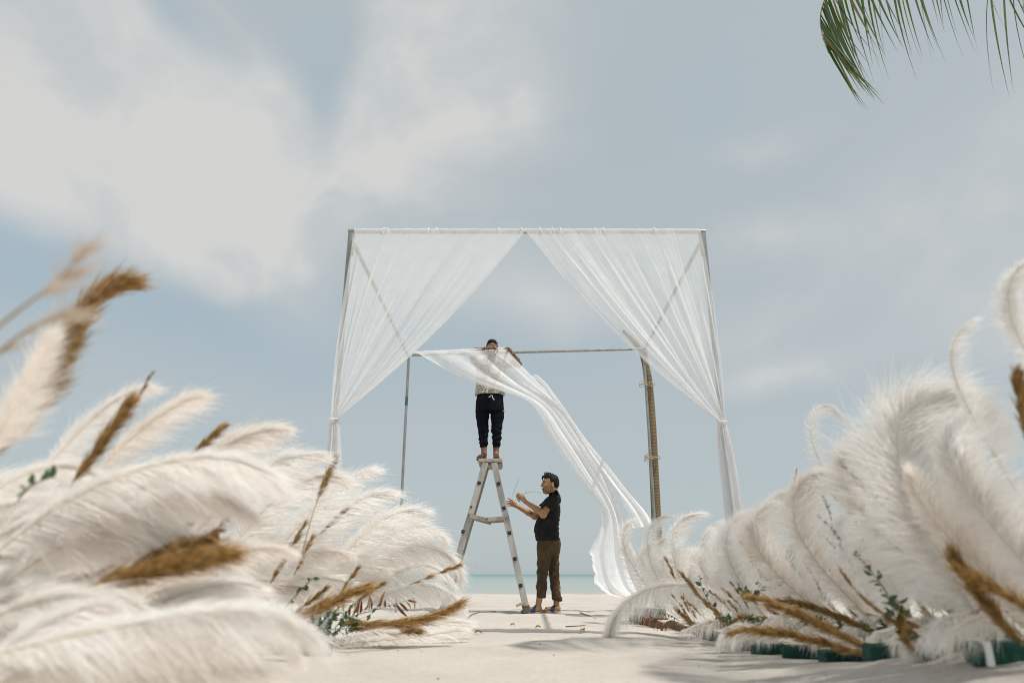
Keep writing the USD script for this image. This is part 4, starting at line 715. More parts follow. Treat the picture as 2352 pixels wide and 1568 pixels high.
GL2 = 'white feathers low in the blurred bottom left'
GL, GR = 'white feathers packed into the left arrangement', 'white feathers packed into the right arrangement'
LEFT = [  # pixels of the shaft in the photograph (2352 wide), distance of base and tip, barb length in pixels, label
    ([(-90, 1350), (110, 1180), (320, 1080), (490, 1055), (600, 1078)], 2.0, 2.3, 80, 'largest arching white feather at far left, its vane hanging down in front', dict(n=620, droop=.5, twist=.3, tipL=.8)),
    ([(-60, 1390), (130, 1260), (330, 1165), (470, 1140), (560, 1170)], 2.05, 2.35, 72, 'second arching white feather just under the largest one at far left', dict(n=520, mat='feather_warm', droop=.5, twist=-.3)),
    ([(60, 1330), (220, 1190), (380, 1110), (520, 1090), (640, 1120)], 2.5, 2.7, 66, 'arching white feather whose tip shows right of the largest one', dict(n=480, droop=.5, twist=.6)),
    ([(-160, 1540), (120, 1470), (400, 1418), (590, 1405), (690, 1440)], 1.65, 1.9, 82, 'big blurred feather lying along the bottom left with a blunt drooping end', dict(n=620, droop=.6, tipL=.95)),
    ([(-100, 1600), (180, 1520), (420, 1470), (600, 1460), (665, 1490)], 1.7, 1.95, 78, 'blurred cream feather below the blunt drooping one at bottom left', dict(n=560, mat='feather_warm', droop=.5, twist=.4)),
    ([(-120, 1640), (150, 1600), (380, 1550), (600, 1540)], 1.7, 1.9, 80, 'lowest blurred feather cut off by the bottom left edge', dict(n=520, mat='feather_warm', droop=.3)),
    ([(150, 1480), (330, 1400), (470, 1350), (585, 1345)], 2.2, 2.5, 60, 'white feather just above the big blunt one at bottom left', dict(n=420, droop=.5)),
    ([(260, 1440), (410, 1330), (540, 1270), (650, 1262)], 2.6, 2.9, 58, 'white feather right of the fat golden plume', dict(n=420, droop=.4, mat='feather_warm')),
    ([(-80, 1450), (60, 1390), (200, 1370), (330, 1400)], 1.9, 2.1, 70, 'white feather below the fat golden plume at far left', dict(n=460, droop=.5)),
    ([(-100, 1270), (80, 1205), (240, 1190), (420, 1235)], 2.0, 2.3, 95, 'white feather under the largest arch at far left', dict(n=700, droop=.5)),
    ([(-90, 1100), (10, 975), (75, 860), (105, 785)], 1.7, 1.8, 58, 'upright cream feather at the left edge beside the tall brown plume', dict(n=500, mat='feather_warm', droop=.15, tipL=.8)),
    ([(40, 1150), (160, 1015), (260, 925), (330, 893)], 2.3, 2.5, 44, 'narrow white feather leaning right below the tall brown plume', dict(n=450, tipL=.75)),
    ([(190, 1120), (300, 1010), (385, 945), (438, 915)], 2.4, 2.6, 48, 'white feather with a ragged square tip left of the small tan plume', dict(n=450, tipL=1.0, mat='feather_warm')),
    ([(-40, 1150), (60, 1090), (150, 1075), (230, 1100)], 2.2, 2.4, 50, 'short pale feather behind the small green sprig at far left', dict(n=400)),
    ([(300, 1270), (420, 1115), (530, 1020), (634, 985)], 2.9, 3.1, 66, 'tall fluffy feather peaking left of the left curtain tail', dict(n=520, mat='feather_warm')),
    ([(400, 1300), (520, 1145), (620, 1070), (720, 1045)], 3.3, 3.6, 66, 'feather with a thin bent tip just left of the curtain tail', dict(n=480)),
    ([(490, 1340), (600, 1180), (700, 1105), (768, 1092)], 3.7, 4.0, 64, 'fluffy feather in front of the foot of the left curtain tail', dict(n=440)),
    ([(560, 1370), (680, 1215), (770, 1125), (842, 1082)], 4.2, 4.5, 58, 'pointed feather rising right of the left curtain tail', dict(n=420)),
    ([(640, 1380), (740, 1225), (820, 1155), (890, 1132)], 4.6, 4.8, 54, 'feather leaning right below the pointed one', dict(n=400)),
    ([(700, 1400), (800, 1265), (880, 1195), (962, 1172)], 4.9, 5.1, 54, 'feather reaching right toward the back left post', dict(n=400)),
    ([(750, 1400), (850, 1275), (930, 1215), (1008, 1228)], 5.2, 5.4, 50, 'feather at the right shoulder of the left arrangement', dict(n=380)),
    ([(770, 1410), (860, 1300), (960, 1255), (1035, 1282), (1052, 1312)], 5.3, 5.5, 46, 'long arched feather whose drooping tip crosses the ladder foot', dict(n=420, droop=.5)),
    ([(790, 1415), (880, 1335), (970, 1300), (1030, 1330)], 5.4, 5.6, 40, 'arched feather below the one crossing the ladder foot', dict(n=360, droop=.6)),
    ([(810, 1420), (900, 1360), (980, 1345), (1050, 1378)], 5.5, 5.7, 40, 'low arched feather with barbs hanging over the red foliage', dict(n=360, droop=.75)),
    ([(720, 1475), (830, 1462), (950, 1440), (1062, 1428)], 5.1, 5.5, 44, 'feather lying on the sand at the right end of the left arrangement', dict(n=380, droop=.3)),
    ([(760, 1478), (880, 1470), (990, 1458), (1060, 1446)], 5.0, 5.3, 38, 'lowest feather on the sand below the long tan plume', dict(n=320, droop=.2)),
    ([(690, 1482), (770, 1468), (850, 1452), (905, 1447)], 4.6, 4.8, 26, 'small feather with separate curly barbs beside the green foam at left', dict(n=110, droop=.3, curl=.4))]
RIGHT = [
    ([(1560, 1420), (1492, 1330), (1462, 1240), (1492, 1195)], 7.2, 7.2, 34, 'farthest small curled feather of the right arrangement, against the back post', dict(n=340)),
    ([(1580, 1420), (1510, 1320), (1490, 1225), (1535, 1180)], 7.0, 7.0, 40, 'second farthest feather of the right row, curled beside the back post', dict(n=360, mat='feather_grey')),
    ([(1625, 1425), (1560, 1310), (1545, 1205), (1605, 1160)], 6.6, 6.6, 42, 'feather with a wispy wind-blown crest right of the ribbed tube', dict(n=380)),
    ([(1665, 1425), (1605, 1320), (1592, 1235), (1630, 1188)], 6.2, 6.2, 42, 'rounded feather fourth from the far end of the right row', dict(n=360, mat='feather_grey')),
    ([(1700, 1435), (1640, 1320), (1628, 1215), (1690, 1165)], 5.9, 5.8, 48, 'rounded feather left of the right curtain tail', dict(n=400)),
    ([(1735, 1440), (1672, 1310), (1660, 1215), (1725, 1170)], 5.5, 5.4, 50, 'broad pale feather at the foot of the right curtain tail', dict(n=420, mat='feather_grey')),
    ([(1790, 1450), (1712, 1300), (1690, 1180), (1745, 1100)], 5.1, 5.0, 60, 'tall feather just right of the right curtain tail', dict(n=460)),
    ([(1850, 1465), (1755, 1280), (1715, 1130), (1765, 1050), (1812, 1060)], 4.6, 4.5, 70, 'feather with a ruffled curl at its top beside the brown speck', dict(n=520)),
    ([(1940, 1470), (1830, 1290), (1775, 1150), (1820, 1060)], 4.1, 4.0, 78, 'pale feather with a tan quill in the middle of the right row', dict(n=520, mat='feather_warm')),
    ([(2050, 1485), (1940, 1280), (1882, 1100), (1925, 1010), (1995, 1005)], 3.6, 3.5, 92, 'broad curled feather beside the olive barred plume', dict(n=620, mat='feather_warm')),
    ([(2000, 1300), (1900, 1090), (1862, 985), (1885, 935), (1925, 950)], 3.9, 4.0, 38, 'small hooked feather tip standing above the middle of the right row', dict(n=300)),
    ([(2110, 1300), (2040, 1110), (2010, 990), (2040, 930)], 3.7, 3.8, 44, 'small wispy feather between the hooked tip and the giant feather', dict(n=300, mat='feather_warm')),
    ([(2290, 1490), (2170, 1250), (2075, 1050), (2068, 930), (2140, 875), (2210, 890)], 2.75, 2.6, 150, 'giant curled feather at the right, greyish and translucent', dict(n=1000, mat='feather_grey')),
    ([(2420, 1290), (2300, 1070), (2215, 920), (2185, 820), (2228, 738)], 2.5, 2.4, 48, 'thin upright feather with a dark bare quill pointing to the sky', dict(n=420, mat='feather_grey', wind=.5)),
    ([(2480, 1010), (2370, 830), (2318, 710), (2325, 640), (2385, 590)], 2.3, 2.2, 60, 'curled feather cut off by the right edge, topmost of all', dict(n=520, mat='feather_grey')),
    ([(2470, 1450), (2290, 1180), (2180, 1010), (2190, 930)], 2.5, 2.5, 130, 'wide feather behind the thin upright one at the right edge', dict(n=800, mat='feather_grey')),
    ([(2320, 1520), (2150, 1330), (1990, 1190), (1935, 1075), (1975, 1020)], 3.0, 2.9, 95, 'long feather with a tan quill running down to the green foam', dict(n=620)),
    ([(2440, 1500), (2280, 1330), (2150, 1200), (2090, 1100)], 2.6, 2.6, 105, 'feather with a tan quill lowest at the right edge', dict(n=620, mat='feather_warm')),
    ([(1780, 1450), (1680, 1385), (1570, 1345), (1480, 1358), (1425, 1400), (1400, 1452)], 5.3, 5.7, 44, 'long feather arching low to the left over the sand, barbs hanging', dict(n=560, droop=.8, tipL=.9, wind=.05))]
for i, (pp, y0, y1, b, lab, kw) in enumerate(LEFT): put_feather(pp, y0, y1, b, lab, 100 + i, **{'alpha': 46, 'wind': .26, **kw})
g = np.random.default_rng(66)
for i, (pp, y0, y1, b, lab, kw) in enumerate(RIGHT):
    if i < 10:
        k, dy = g.uniform(-.30, .34), ((0, 6, 18, 10, 30, 22, 52, 46, 62, 50)[i]); x0, yb = pp[0]
        pp = [pp[0]] + [(x + k * (y - yb) * .6, y + dy * (yb - y) / 250 + g.uniform(-8, 8)) for x, y in pp[1:]]
    elif i in (12, 15): pp = [pp[0]] + [(x, y + 42) for x, y in pp[1:]]
    put_feather(pp, y0, y1, b * .92, lab, 200 + i, **{'curl': .2, 'split': (.35, .62)[i > 7], 'asym': (.0, .45, .2, .55)[i % 4], **kw})
g = np.random.default_rng(77)
OL = np.array([(-50, 1090), (0, 1090), (200, 1080), (400, 1045), (560, 1010), (640, 1010), (700, 1070), (760, 1105), (840, 1100), (900, 1150), (960, 1205), (1010, 1245), (1050, 1310), (1080, 1400)], float)
for i in range(34):                                         # the mass behind the leading feathers, left
    f = (i + .5) / 34; bx = -60 + 850 * f + g.uniform(-40, 40); Y = 2.3 + 3.1 * f ** 1.1 + g.uniform(-.1, .35); by = 1500 - 70 * f + g.uniform(-60, 15)
    if i % 3 == 2: by -= 90 * (1 - f)
    ang = math.radians(g.uniform(18, 78)); Lp = g.uniform(.55, .8) * 1568 / (Y * .97); tx, ty = bx + Lp * math.cos(ang), by - Lp * math.sin(ang)
    lim = np.interp(tx, OL[:, 0], OL[:, 1]) + 18
    if ty < lim: k = (by - lim) / max(by - ty, 1); tx, ty = bx + (tx - bx) * max(k, .5), lim
    tx = min(tx, 1045); mx, my = (bx + tx) / 2 - 20, (by + ty) / 2 - Lp * .10
    put_feather([(bx, by), (mx, my), (tx, ty + Lp * .04)], Y, Y + .2, np.clip(.135 * 1568 / Y, 30, 85), 'white feather in the dense mass of the left arrangement', 300 + i, n=300, mat=('feather', 'feather_warm')[i % 2], group=GL, droop=.35, alpha=44, wind=.28)
for i in range(16):
    bx, by = g.uniform(-200, 330), g.uniform(1300, 1620); Y = np.interp(by, [1300, 1620], [2.5, 1.75]) + g.uniform(-.1, .2); Lp = g.uniform(.30, .45) * 1568 / Y; ang = math.radians(g.uniform(2, 34))
    put_feather([(bx, by), (bx + Lp * .5 * math.cos(ang), by - Lp * (.5 * math.sin(ang) + .07)), (bx + Lp * math.cos(ang), by - Lp * math.sin(ang) + 10)], Y, Y + .15, 85, 'white feather low in the blurred bottom left of the left arrangement', 350 + i, n=420, mat=('feather', 'feather_warm')[i % 2], group=GL2, droop=.4, alpha=44, wind=.25)
for i in range(14):
    bx, by = g.uniform(-160, 260), g.uniform(1200, 1400); Y = g.uniform(2.5, 3.0); Lp = g.uniform(.42, .62) * 1568 / Y; ang = math.radians(g.uniform(15, 60)); tx, ty = bx + Lp * math.cos(ang), by - Lp * math.sin(ang); ty = max(ty, np.interp(tx, OL[:, 0], OL[:, 1]) + 10)
    put_feather([(bx, by), ((bx + tx) / 2 - 10, (by + ty) / 2 - Lp * .08), (tx, ty + 8)], Y, Y + .15, 72, 'white feather in the dense mass of the left arrangement', 370 + i, n=380, mat=('feather', 'feather_warm')[i % 2], group=GL, droop=.4, alpha=44, wind=.28)
OR = np.array([(1440, 1260), (1500, 1215), (1560, 1190), (1650, 1200), (1700, 1150), (1750, 1100), (1800, 1080), (1900, 1040), (2000, 1010), (2060, 960), (2200, 900), (2400, 800)], float)
for i in range(36):
    f = (i + .5) / 36; bx = 1580 + 860 * f + g.uniform(-25, 25); Y = 6.9 - 4.2 * f ** .75 + g.uniform(.1, .4); by = 1425 + 50 * f - g.uniform(0, 50)
    Lp = g.uniform(.60, .85) * 1568 / Y; lean = g.uniform(.25, 1.0); tx, ty = bx - Lp * lean, by - Lp * g.uniform(.6, .88); lim = np.interp(tx, OR[:, 0], OR[:, 1]) + g.uniform(35, 150)
    ty = max(ty, lim); h = by - ty; tx = bx - h * lean * .8
    put_feather([(bx, by), (bx - h * .42 * lean * 1.5, by - h * .5), (tx - h * .08, by - h * .88), (tx + h * .06, ty)], Y, Y, np.clip(.15 * 1568 / Y, 34, 90), 'white feather in the packed row of the right arrangement', 400 + i, n=300, mat=('feather_grey', 'feather', 'feather_warm')[i % 3], group=GR, curl=.2, asym=(0, .5)[i % 2])

PL = [  # plumes: pixels, distance, radius in pixels, number of fibres, label
    ([(-50, 1070), (60, 945), (125, 835), (190, 715), (298, 652)], 2.0, 30, 2200, 'tall thick brown plume standing against the sky at far left', 'pampas', {}),
    ([(160, 1120), (240, 1005), (294, 928)], 2.2, 17, 700, 'brown plume between two white feathers at left', 'pampas', {}),
    ([(300, 935), (330, 890), (349, 856)], 2.3, 5, 120, 'thin grey seed stalk above the white feathers at left', 'pampas_dark', {}),
    ([(420, 1060), (470, 1015), (508, 982)], 2.8, 10, 350, 'small tan plume peeking over the feathers left of the curtain', 'pampas', {}),
    ([(-80, 830), (40, 715), (130, 645), (194, 566)], 1.1, 52, 200, 'pale blurred plume at the top of the left edge', 'pampas_pale', dict(spread=34, wid=.0004)),
    ([(-90, 900), (20, 790), (110, 735), (200, 725)], 1.15, 44, 150, 'second pale blurred plume under the topmost one at left', 'pampas_pale', dict(spread=32, wid=.0004)),
    ([(210, 1370), (310, 1320), (410, 1290), (498, 1275)], 2.2, 30, 1500, 'fat golden brown plume lying across the left feathers', 'pampas', {}),
    ([(290, 1310), (380, 1265), (472, 1243)], 2.25, 18, 800, 'golden plume lying just above the fat one', 'pampas', {}),
    ([(90, 1365), (180, 1360), (272, 1308)], 2.1, 12, 400, 'thin brown plume low at far left', 'pampas', {}),
    ([(640, 1445), (720, 1400), (780, 1372), (838, 1352)], 4.2, 17, 800, 'tan plume slanting up beside the green foam at left', 'pampas', {}),
    ([(780, 1428), (880, 1432), (970, 1420), (1055, 1385)], 4.9, 15, 1100, 'long tan plume lying low at the right end of the left arrangement', 'pampas', {}),
    ([(800, 1440), (880, 1447), (960, 1448)], 4.85, 11, 500, 'dark tan plume under the long one', 'pampas_dark', {}),
    ([(690, 1290), (725, 1160), (766, 1056)], 3.9, 9, 500, 'upright tan plume tip in front of the left curtain tail', 'pampas', dict(frac=.55)),
    ([(620, 1340), (660, 1270), (698, 1205)], 3.4, 9, 350, 'slim brown plume half hidden in the middle of the left feathers', 'pampas_dark', {}),
    ([(470, 1450), (520, 1405), (566, 1366)], 2.9, 10, 350, 'short brown plume above the bottom left feather', 'pampas_dark', {}),
    ([(940, 1342), (1000, 1318), (1054, 1298)], 5.2, 7, 260, 'small tan plume crossing the ladder foot', 'pampas', {}),
    ([(660, 1420), (700, 1390), (745, 1352)], 4.4, 9, 300, 'thin brown plume behind the green sprigs at left', 'pampas_dark', {}),
    ([(2230, 1400), (2110, 1255), (2010, 1140), (1928, 1062)], 2.85, 15, 900, 'olive barred plume slanting down the big right feathers', 'pampas_dark', dict(spread=35)),
    ([(2380, 1050), (2350, 950), (2337, 862)], 2.2, 16, 600, 'upright brown plume at the right edge against the sky', 'pampas_dark', {}),
    ([(2020, 1500), (1900, 1440), (1800, 1395), (1722, 1372)], 3.5, 16, 1000, 'long brown plume lying low left of the tall green sprig', 'pampas', {}),
    ([(2010, 1455), (1900, 1405), (1790, 1378)], 3.6, 12, 700, 'brown plume just above the long low one', 'pampas_dark', {}),
    ([(2350, 1480), (2250, 1365), (2192, 1275)], 2.5, 20, 900, 'dark brown plume pointing up near the right edge', 'pampas_dark', {}),
    ([(2440, 1450), (2310, 1365), (2205, 1310)], 2.45, 18, 900, 'brown plume slanting in from the right edge', 'pampas', {}),
    ([(2260, 1490), (2130, 1445), (1995, 1408)], 3.0, 9, 500, 'thin tan plume lying over the foam right of the green sprig', 'pampas', {}),
    ([(1990, 1505), (1870, 1470), (1750, 1448), (1680, 1452)], 3.6, 15, 900, 'tan plume drooping over the brown mesh at right', 'pampas', {}),
    ([(1690, 1450), (1615, 1375), (1562, 1312)], 5.0, 8, 400, 'split tan plume in front of the far right feathers', 'pampas_dark', {}),
    ([(1600, 1420), (1560, 1345), (1528, 1282)], 6.2, 6, 260, 'tiny tan plume among the farthest right feathers', 'pampas_dark', {}),
    ([(1860, 1440), (1790, 1340), (1745, 1262)], 4.3, 7, 300, 'slim brown plume in the middle of the right row', 'pampas_dark', {}),
    ([(2180, 1500), (2060, 1430), (1960, 1350), (1925, 1300)], 2.9, 8, 400, 'slim dark plume behind the tall green sprig', 'pampas_dark', {}),
    ([(2110, 1500), (2075, 1462), (2070, 1418)], 2.9, 14, 500, 'frayed tan plume hanging beside the tall green sprig', 'pampas', dict(spread=35)),
    ([(1830, 1075), (1826, 1095), (1818, 1120)], 4.4, 6, 160, 'little brown speck of plume at the ruffled feather', 'pampas', {})]
for i, (pp, Y, r, n, lab, mt, kw) in enumerate(PL): put_plume(pp, Y, Y, r, lab, 500 + i, n=n, mat=mt, **kw)
g = np.random.default_rng(15)
for i in range(16):                                         # slim plumes half sunk in the left mass
    f = (i + .5) / 16; x = 180 + 640 * f + g.uniform(-30, 30); Y = 2.3 + 2.6 * f - .05; y = np.interp(x, OL[:, 0], OL[:, 1]) + g.uniform(90, 280); L = g.uniform(.16, .3) * 1568 / Y; a = math.radians(g.uniform(25, 70))
    put_plume([(x, y), (x + L * .5 * math.cos(a), y - L * .5 * math.sin(a) - 4), (x + L * math.cos(a), y - L * math.sin(a))], Y, Y, .020 * 1568 / Y, 'slim dried plume half sunk in the left feathers', 700 + i, n=220, mat=('pampas', 'pampas_dark')[i % 2], group='slim dried plumes half sunk in the left feathers')
for i in range(34):                                         # slim dark plumes between the right feathers
    f = (i + .5) / 34; x = 1590 + 500 * f + g.uniform(-30, 30); Y = 5.6 - 2.2 * f ** .8; y = np.interp(x, OR[:, 0], OR[:, 1]) + g.uniform(140, 330); L = g.uniform(.13, .26) * 1568 / Y; y = min(y, 1440); a = math.radians(g.uniform(35, 75))
    put_plume([(x, y), (x - L * .5 * math.cos(a), y - L * .5 * math.sin(a) - 4), (x - L * math.cos(a), y - L * math.sin(a))], Y - .28, Y - .28, .015 * 1568 / Y, 'slim dark dried plume between the right feathers', 740 + i, n=150, mat=('pampas_dark', 'pampas')[i % 3 == 2], group='slim dark plumes between the right feathers', spread=32)
SPRIGS = [([(695, 1480), (705, 1440), (725, 1395)], 4.4, 14, 17, 'bushy dark green sprig beside the foam at left'), ([(725, 1470), (755, 1430), (778, 1392)], 4.5, 12, 15, 'upright green sprig right of the bushy one'), ([(650, 1400), (690, 1355), (722, 1325)], 4.1, 14, 13, 'pale green sprig high in the left feathers'),
      ([(40, 1140), (85, 1108), (128, 1094)], 1.95, 4, 32, 'small bright green sprig at far left against the sky'), ([(590, 1412), (615, 1396), (645, 1384)], 3.2, 3, 24, 'single green leaf tip above the bottom left feather'), ([(770, 1440), (790, 1415), (812, 1382)], 4.8, 9, 13, 'small sprig beside the red foliage'),
      ([(2085, 1470), (2055, 1410), (2035, 1360), (1995, 1305)], 2.9, 16, 24, 'tall dark green sprig in the right arrangement'), ([(2100, 1480), (2075, 1430), (2062, 1375)], 2.95, 12, 22, 'shorter green sprig behind the tall one'), ([(1790, 1400), (1745, 1372), (1695, 1352)], 4.3, 16, 17, 'dense green sprig low in the middle right'), ([(1800, 1390), (1765, 1350), (1735, 1335)], 4.35, 10, 15, 'green sprig behind the dense one'),
      ([(1655, 1408), (1622, 1370), (1606, 1318)], 5.2, 10, 13, 'slender green sprig on the pale right feathers'), ([(1560, 1425), (1530, 1408), (1498, 1398)], 6.4, 8, 11, 'tiny sprig at the far end of the right arrangement')]
for i, (pp, Y, nl, lp, lab) in enumerate(SPRIGS): put_sprig(pp, Y, nl, lp, lab, 600 + i)
for i in range(10): put_sprig([(600 + 22 * i, 1478), (606 + 24 * i, 1450), (618 + 26 * i + g.uniform(-8, 8), 1418 - g.uniform(0, 20))], 3.9 + .12 * i, 12, 17, 'small green sprig low at the foot of the left arrangement', 620 + i, group='small sprigs at the foot of the left arrangement')
put_sprig([(770, 1425), (860, 1400), (955, 1372)], 4.95, 18, 36, 'red brown foliage under the low arched feathers', 640, mat='red', cat='foliage')
put_sprig([(440, 1260), (470, 1232), (500, 1212)], 2.2, 6, 40, 'red brown twig tip above the golden plume', 641, mat='red', cat='foliage')
put_sprig([(1560, 1428), (1530, 1432), (1500, 1445)], 6.2, 8, 40, 'red stalks hanging at the far end of the right arrangement', 642, mat='red', cat='foliage')

g = np.random.default_rng(45)
for i in range(15):                                         # the far end stands close packed
    f = (i + .5) / 15; bx = 1530 + 330 * f + g.uniform(-15, 15); Y = 7.3 - 2.5 * f + g.uniform(.05, .3); by = 1425 + 25 * f - g.uniform(0, 25); Lp = g.uniform(.55, .80) * 1568 / Y; lean = g.uniform(.2, .55); ty = max(by - Lp, np.interp(bx - Lp * lean, OR[:, 0], OR[:, 1]) + g.uniform(0, 45)); h = by - ty; tx = bx - h * lean
    put_feather([(bx, by), (bx - h * .5 * lean * 1.6, by - h * .5), (tx - h * .10, by - h * .86), (tx + h * g.uniform(.0, .22), ty)], Y, Y, .13 * 1568 / Y, 'white feather in the packed row of the right arrangement', 440 + i, n=260, mat=('feather_grey', 'feather', 'feather_warm')[i % 3], group=GR, curl=.2, split=.4)
g = np.random.default_rng(90)
for i in range(22):                                         # short feathers drooping over the foam at the right
    f = (i + .5) / 22; bx = 1640 + 720 * f + g.uniform(-20, 20); Y = 5.6 - 2.9 * f ** .8 + g.uniform(-.15, .05); by = 1450 + 26 * min(1, f * 1.5) + g.uniform(-14, 10); Lp = g.uniform(.25, .42) * 1568 / Y
    put_feather([(bx + Lp * .3, by - 6), (bx - Lp * .15, by - Lp * g.uniform(.12, .3)), (bx - Lp * .55, by - Lp * g.uniform(.1, .3)), (bx - Lp * .85, by - Lp * g.uniform(-.12, .12))], Y, Y - .1, np.clip(.085 * 1568 / Y, 20, 50), 'short white feather drooping over the foam of the right arrangement', 900 + i, n=150, mat=('feather', 'feather_warm')[i % 2], group='short feathers drooping over the foam', droop=.8, wind=.02)
for i in range(26):
    f = (i + .5) / 26; bx = 1600 + 800 * f + g.uniform(-20, 20); Y = 5.9 - 3.1 * f ** .8 + g.uniform(-.1, .1); by = 1448 + 30 * min(1, f * 1.6); Lp = g.uniform(.18, .34) * 1568 / Y
    put_plume([(bx + Lp * .2, by), (bx - Lp * .3, by - Lp * g.uniform(.1, .5)), (bx - Lp * .9, by - Lp * g.uniform(.1, .8))], Y, Y, .030 * 1568 / Y, 'short dried plume low among the feet of the right feathers', 950 + i, n=260, mat=('pampas', 'pampas_dark')[i % 2], group='short dried plumes at the foot of the right arrangement')
for i in range(26):
    f = (i + .5) / 26; bx = 1640 + 700 * f + g.uniform(-25, 25); Y = 5.5 - 2.7 * f ** .8; by = 1452 + 34 * min(1, f * 1.6); put_sprig([(bx, by), (bx - 10 - 20 * f, by - 20 - 22 * f), (bx - 28 - 20 * f, by - 40 - 30 * f)], Y - .16, 16, .040 * 1568 / Y * g.uniform(.8, 1.2), 'small dark green sprig low among the feet of the right feathers', 980 + i, group='small sprigs at the foot of the right arrangement')
# foam blocks, the mesh skirts and the mats below
FB = [(1662, 1448, 5.5, 'farthest green foam block under the right feathers'), (1712, 1455, 5.0, 'second green foam block under the right feathers'), (1768, 1462, 4.6, 'third green foam block under the right feathers'), (1842, 1474, 4.15, 'green foam block under the drooping tan plume'), (1935, 1484, 3.7, 'green foam block left of the tall green sprig'), (2050, 1490, 3.25, 'green foam block below the tall green sprig'), (2165, 1488, 2.95, 'long green foam block right of the tall green sprig'), (2300, 1482, 2.65, 'nearest green foam block at the right edge'), (722, 1475, 4.55, 'green foam block in the left arrangement')]
g = np.random.default_rng(4)
for px, py, Y, lab in FB:
    p = at(px, py, Y); z = float(ground_z(np.array([p[0]]), np.array([p[1]]))[0]); a = g.uniform(-.35, .2); R = np.array([[math.cos(a), -math.sin(a), 0], [math.sin(a), math.cos(a), 0], [0, 0, 1]])
    f = thing('foam_block', lab, 'foam block', loc=(p[0], p[1], z)); b = rbox((.22, .12, .075), .012, 2); b = trimesh.remesh.subdivide_to_size(b.vertices, b.faces, .03); v = b[0]; v = v + (meshkit.fbm(v * 30, 2, int(px)) - .5)[:, None] * .014
    obj('block', (v @ R.T + [p[0], p[1], z + .020], b[1]), M['foam'], f)
    if px > 2250: obj('tape', rbox((.02, .126, .080), .002, 1, (p[0] - .07, p[1] - .002, z + .022), R), M['white_tape'], f)
def skirt(xy, h, label, seed):
    n = 160; P = spline(np.array([(x, y, 0) for x, y in xy]), n); z = ground_z(P[:, 0], P[:, 1]); rows = []
    w = .012 * (meshkit.fbm(P * 9, 3, seed) - .5); t = unit(np.gradient(P, axis=0)); nn = np.stack([t[:, 1], -t[:, 0], 0 * t[:, 0]], 1)
    for k, (o, zz) in enumerate(((.012, -.02), (.010, .3), (.004, .7), (0, 1.0), (-.012, 1.0), (-.02, .6), (-.02, -.02))):
        hh = h * (.8 + .5 * meshkit.noise(P * 5, seed)); rows.append(np.stack([P[:, 0], P[:, 1], z + np.where(zz < 0, zz, zz * hh)], 1) + nn * (o * 1.5 + w[:, None] * 2))
    o = obj('mesh_skirt', sheet(np.array(rows)), M['burlap'], smooth=True); tag(o, label, 'mesh fabric')
skirt([(1.22, 7.62), (1.33, 6.7), (1.45, 5.9), (1.55, 5.1), (1.75, 4.45), (2.1, 3.95), (2.6, 3.6)], .05, 'brown mesh fabric edging the foot of the right arrangement', 3)
skirt([(-.50, 6.05), (-.78, 5.6), (-1.1, 5.15), (-1.42, 4.7), (-1.66, 4.1), (-1.8, 3.3)], .035, 'brown mesh fabric edging the foot of the left arrangement', 6)
p = at(1488, 1432, 7.75); gb = thing('grey_box', 'grey speckled box at the far foot of the right arrangement', 'box', loc=(p[0], p[1], 0))
obj('box_body', rbox((.30, .22, .13), .008, 2, (p[0] + .03, p[1], .055)), M['grey_box'], gb, smooth=30); obj('box_base', rbox((.33, .25, .03), .006, 2, (p[0] + .03, p[1], .012)), M['burlap'], gb, smooth=30)
# ---------------------------------------------------------------- the coconut palm at the right, out of frame but for its frond ends
palm = thing('coconut_palm', 'coconut palm whose green fronds hang into the top right corner', 'palm tree', loc=(6.3, 2.3, 0))
CR = np.array([5.6, 3.0, 7.9])
tr = spline([(6.3, 2.3, -.1), (6.35, 2.4, 2.5), (6.1, 2.7, 5.2), CR], 160); rr = np.linspace(.21, .11, 160) * (1 + .03 * np.sin(np.arange(160) * 1.9)); rr[:12] *= np.linspace(1.5, 1.05, 12)
obj('trunk', tube(tr, rr, 18), M['trunk'], palm, smooth=True)
def inside(P):
    d = P - EYE; zc = d @ np.array([0, CP, SP]); x = 1176 + 1568 * d[:, 0] / zc; y = 784 - 1568 * (d @ np.array([0, -SP, CP])) / zc
    return ((zc > .2) & (x > -60) & (x < 2412) & (y > -40) & (y < 1600)).any()
def leaflets(C, t0, t1, n, L0, L1, drop, wind, seed, spread=.5, wd0=.0155):
    g = np.random.default_rng(seed); T = unit(np.gradient(C, axis=0)); S = unit(np.cross(T, [0, 0, 1.0])); out = []
    for i in range(n):
        f = t0 + (t1 - t0) * (i + .5 * g.uniform(0, 1)) / n; j = int(f * (len(C) - 1)); L = np.interp(f, [0, .15, .6, 1], [L0 * .5, L0, L0 * .95, L1]) * g.uniform(.85, 1.1)
        for sd in (-1, 1):
            d = unit(T[j] * g.uniform(.5, .8) + sd * S[j] * spread * g.uniform(.6, 1.2) + drop * np.array([0, 0, -1]) + wind * g.uniform(.8, 1.25) * WIND); s = np.linspace(0, 1, 8)[:, None]
            P = C[j] + L * (d * s + (np.array([0, 0, -.18]) + .30 * wind * WIND + g.normal(0, .05, 3)) * s ** 2); w = unit(np.cross(d, g.normal(0, .5, 3) + [0, 1, .3])); nn = np.cross(d, w)
            wd = wd0 * np.clip(np.sin(np.pi * np.clip(s[:, 0] * .82 + .16, 0, 1)), .0, 1) ** .7 * np.clip(1.25 - s[:, 0], .05, 1)
            out.append(np.stack([P - w * wd[:, None] + nn * wd[:, None] * .35, P, P + w * wd[:, None] + nn * wd[:, None] * .35], 1))
    return out
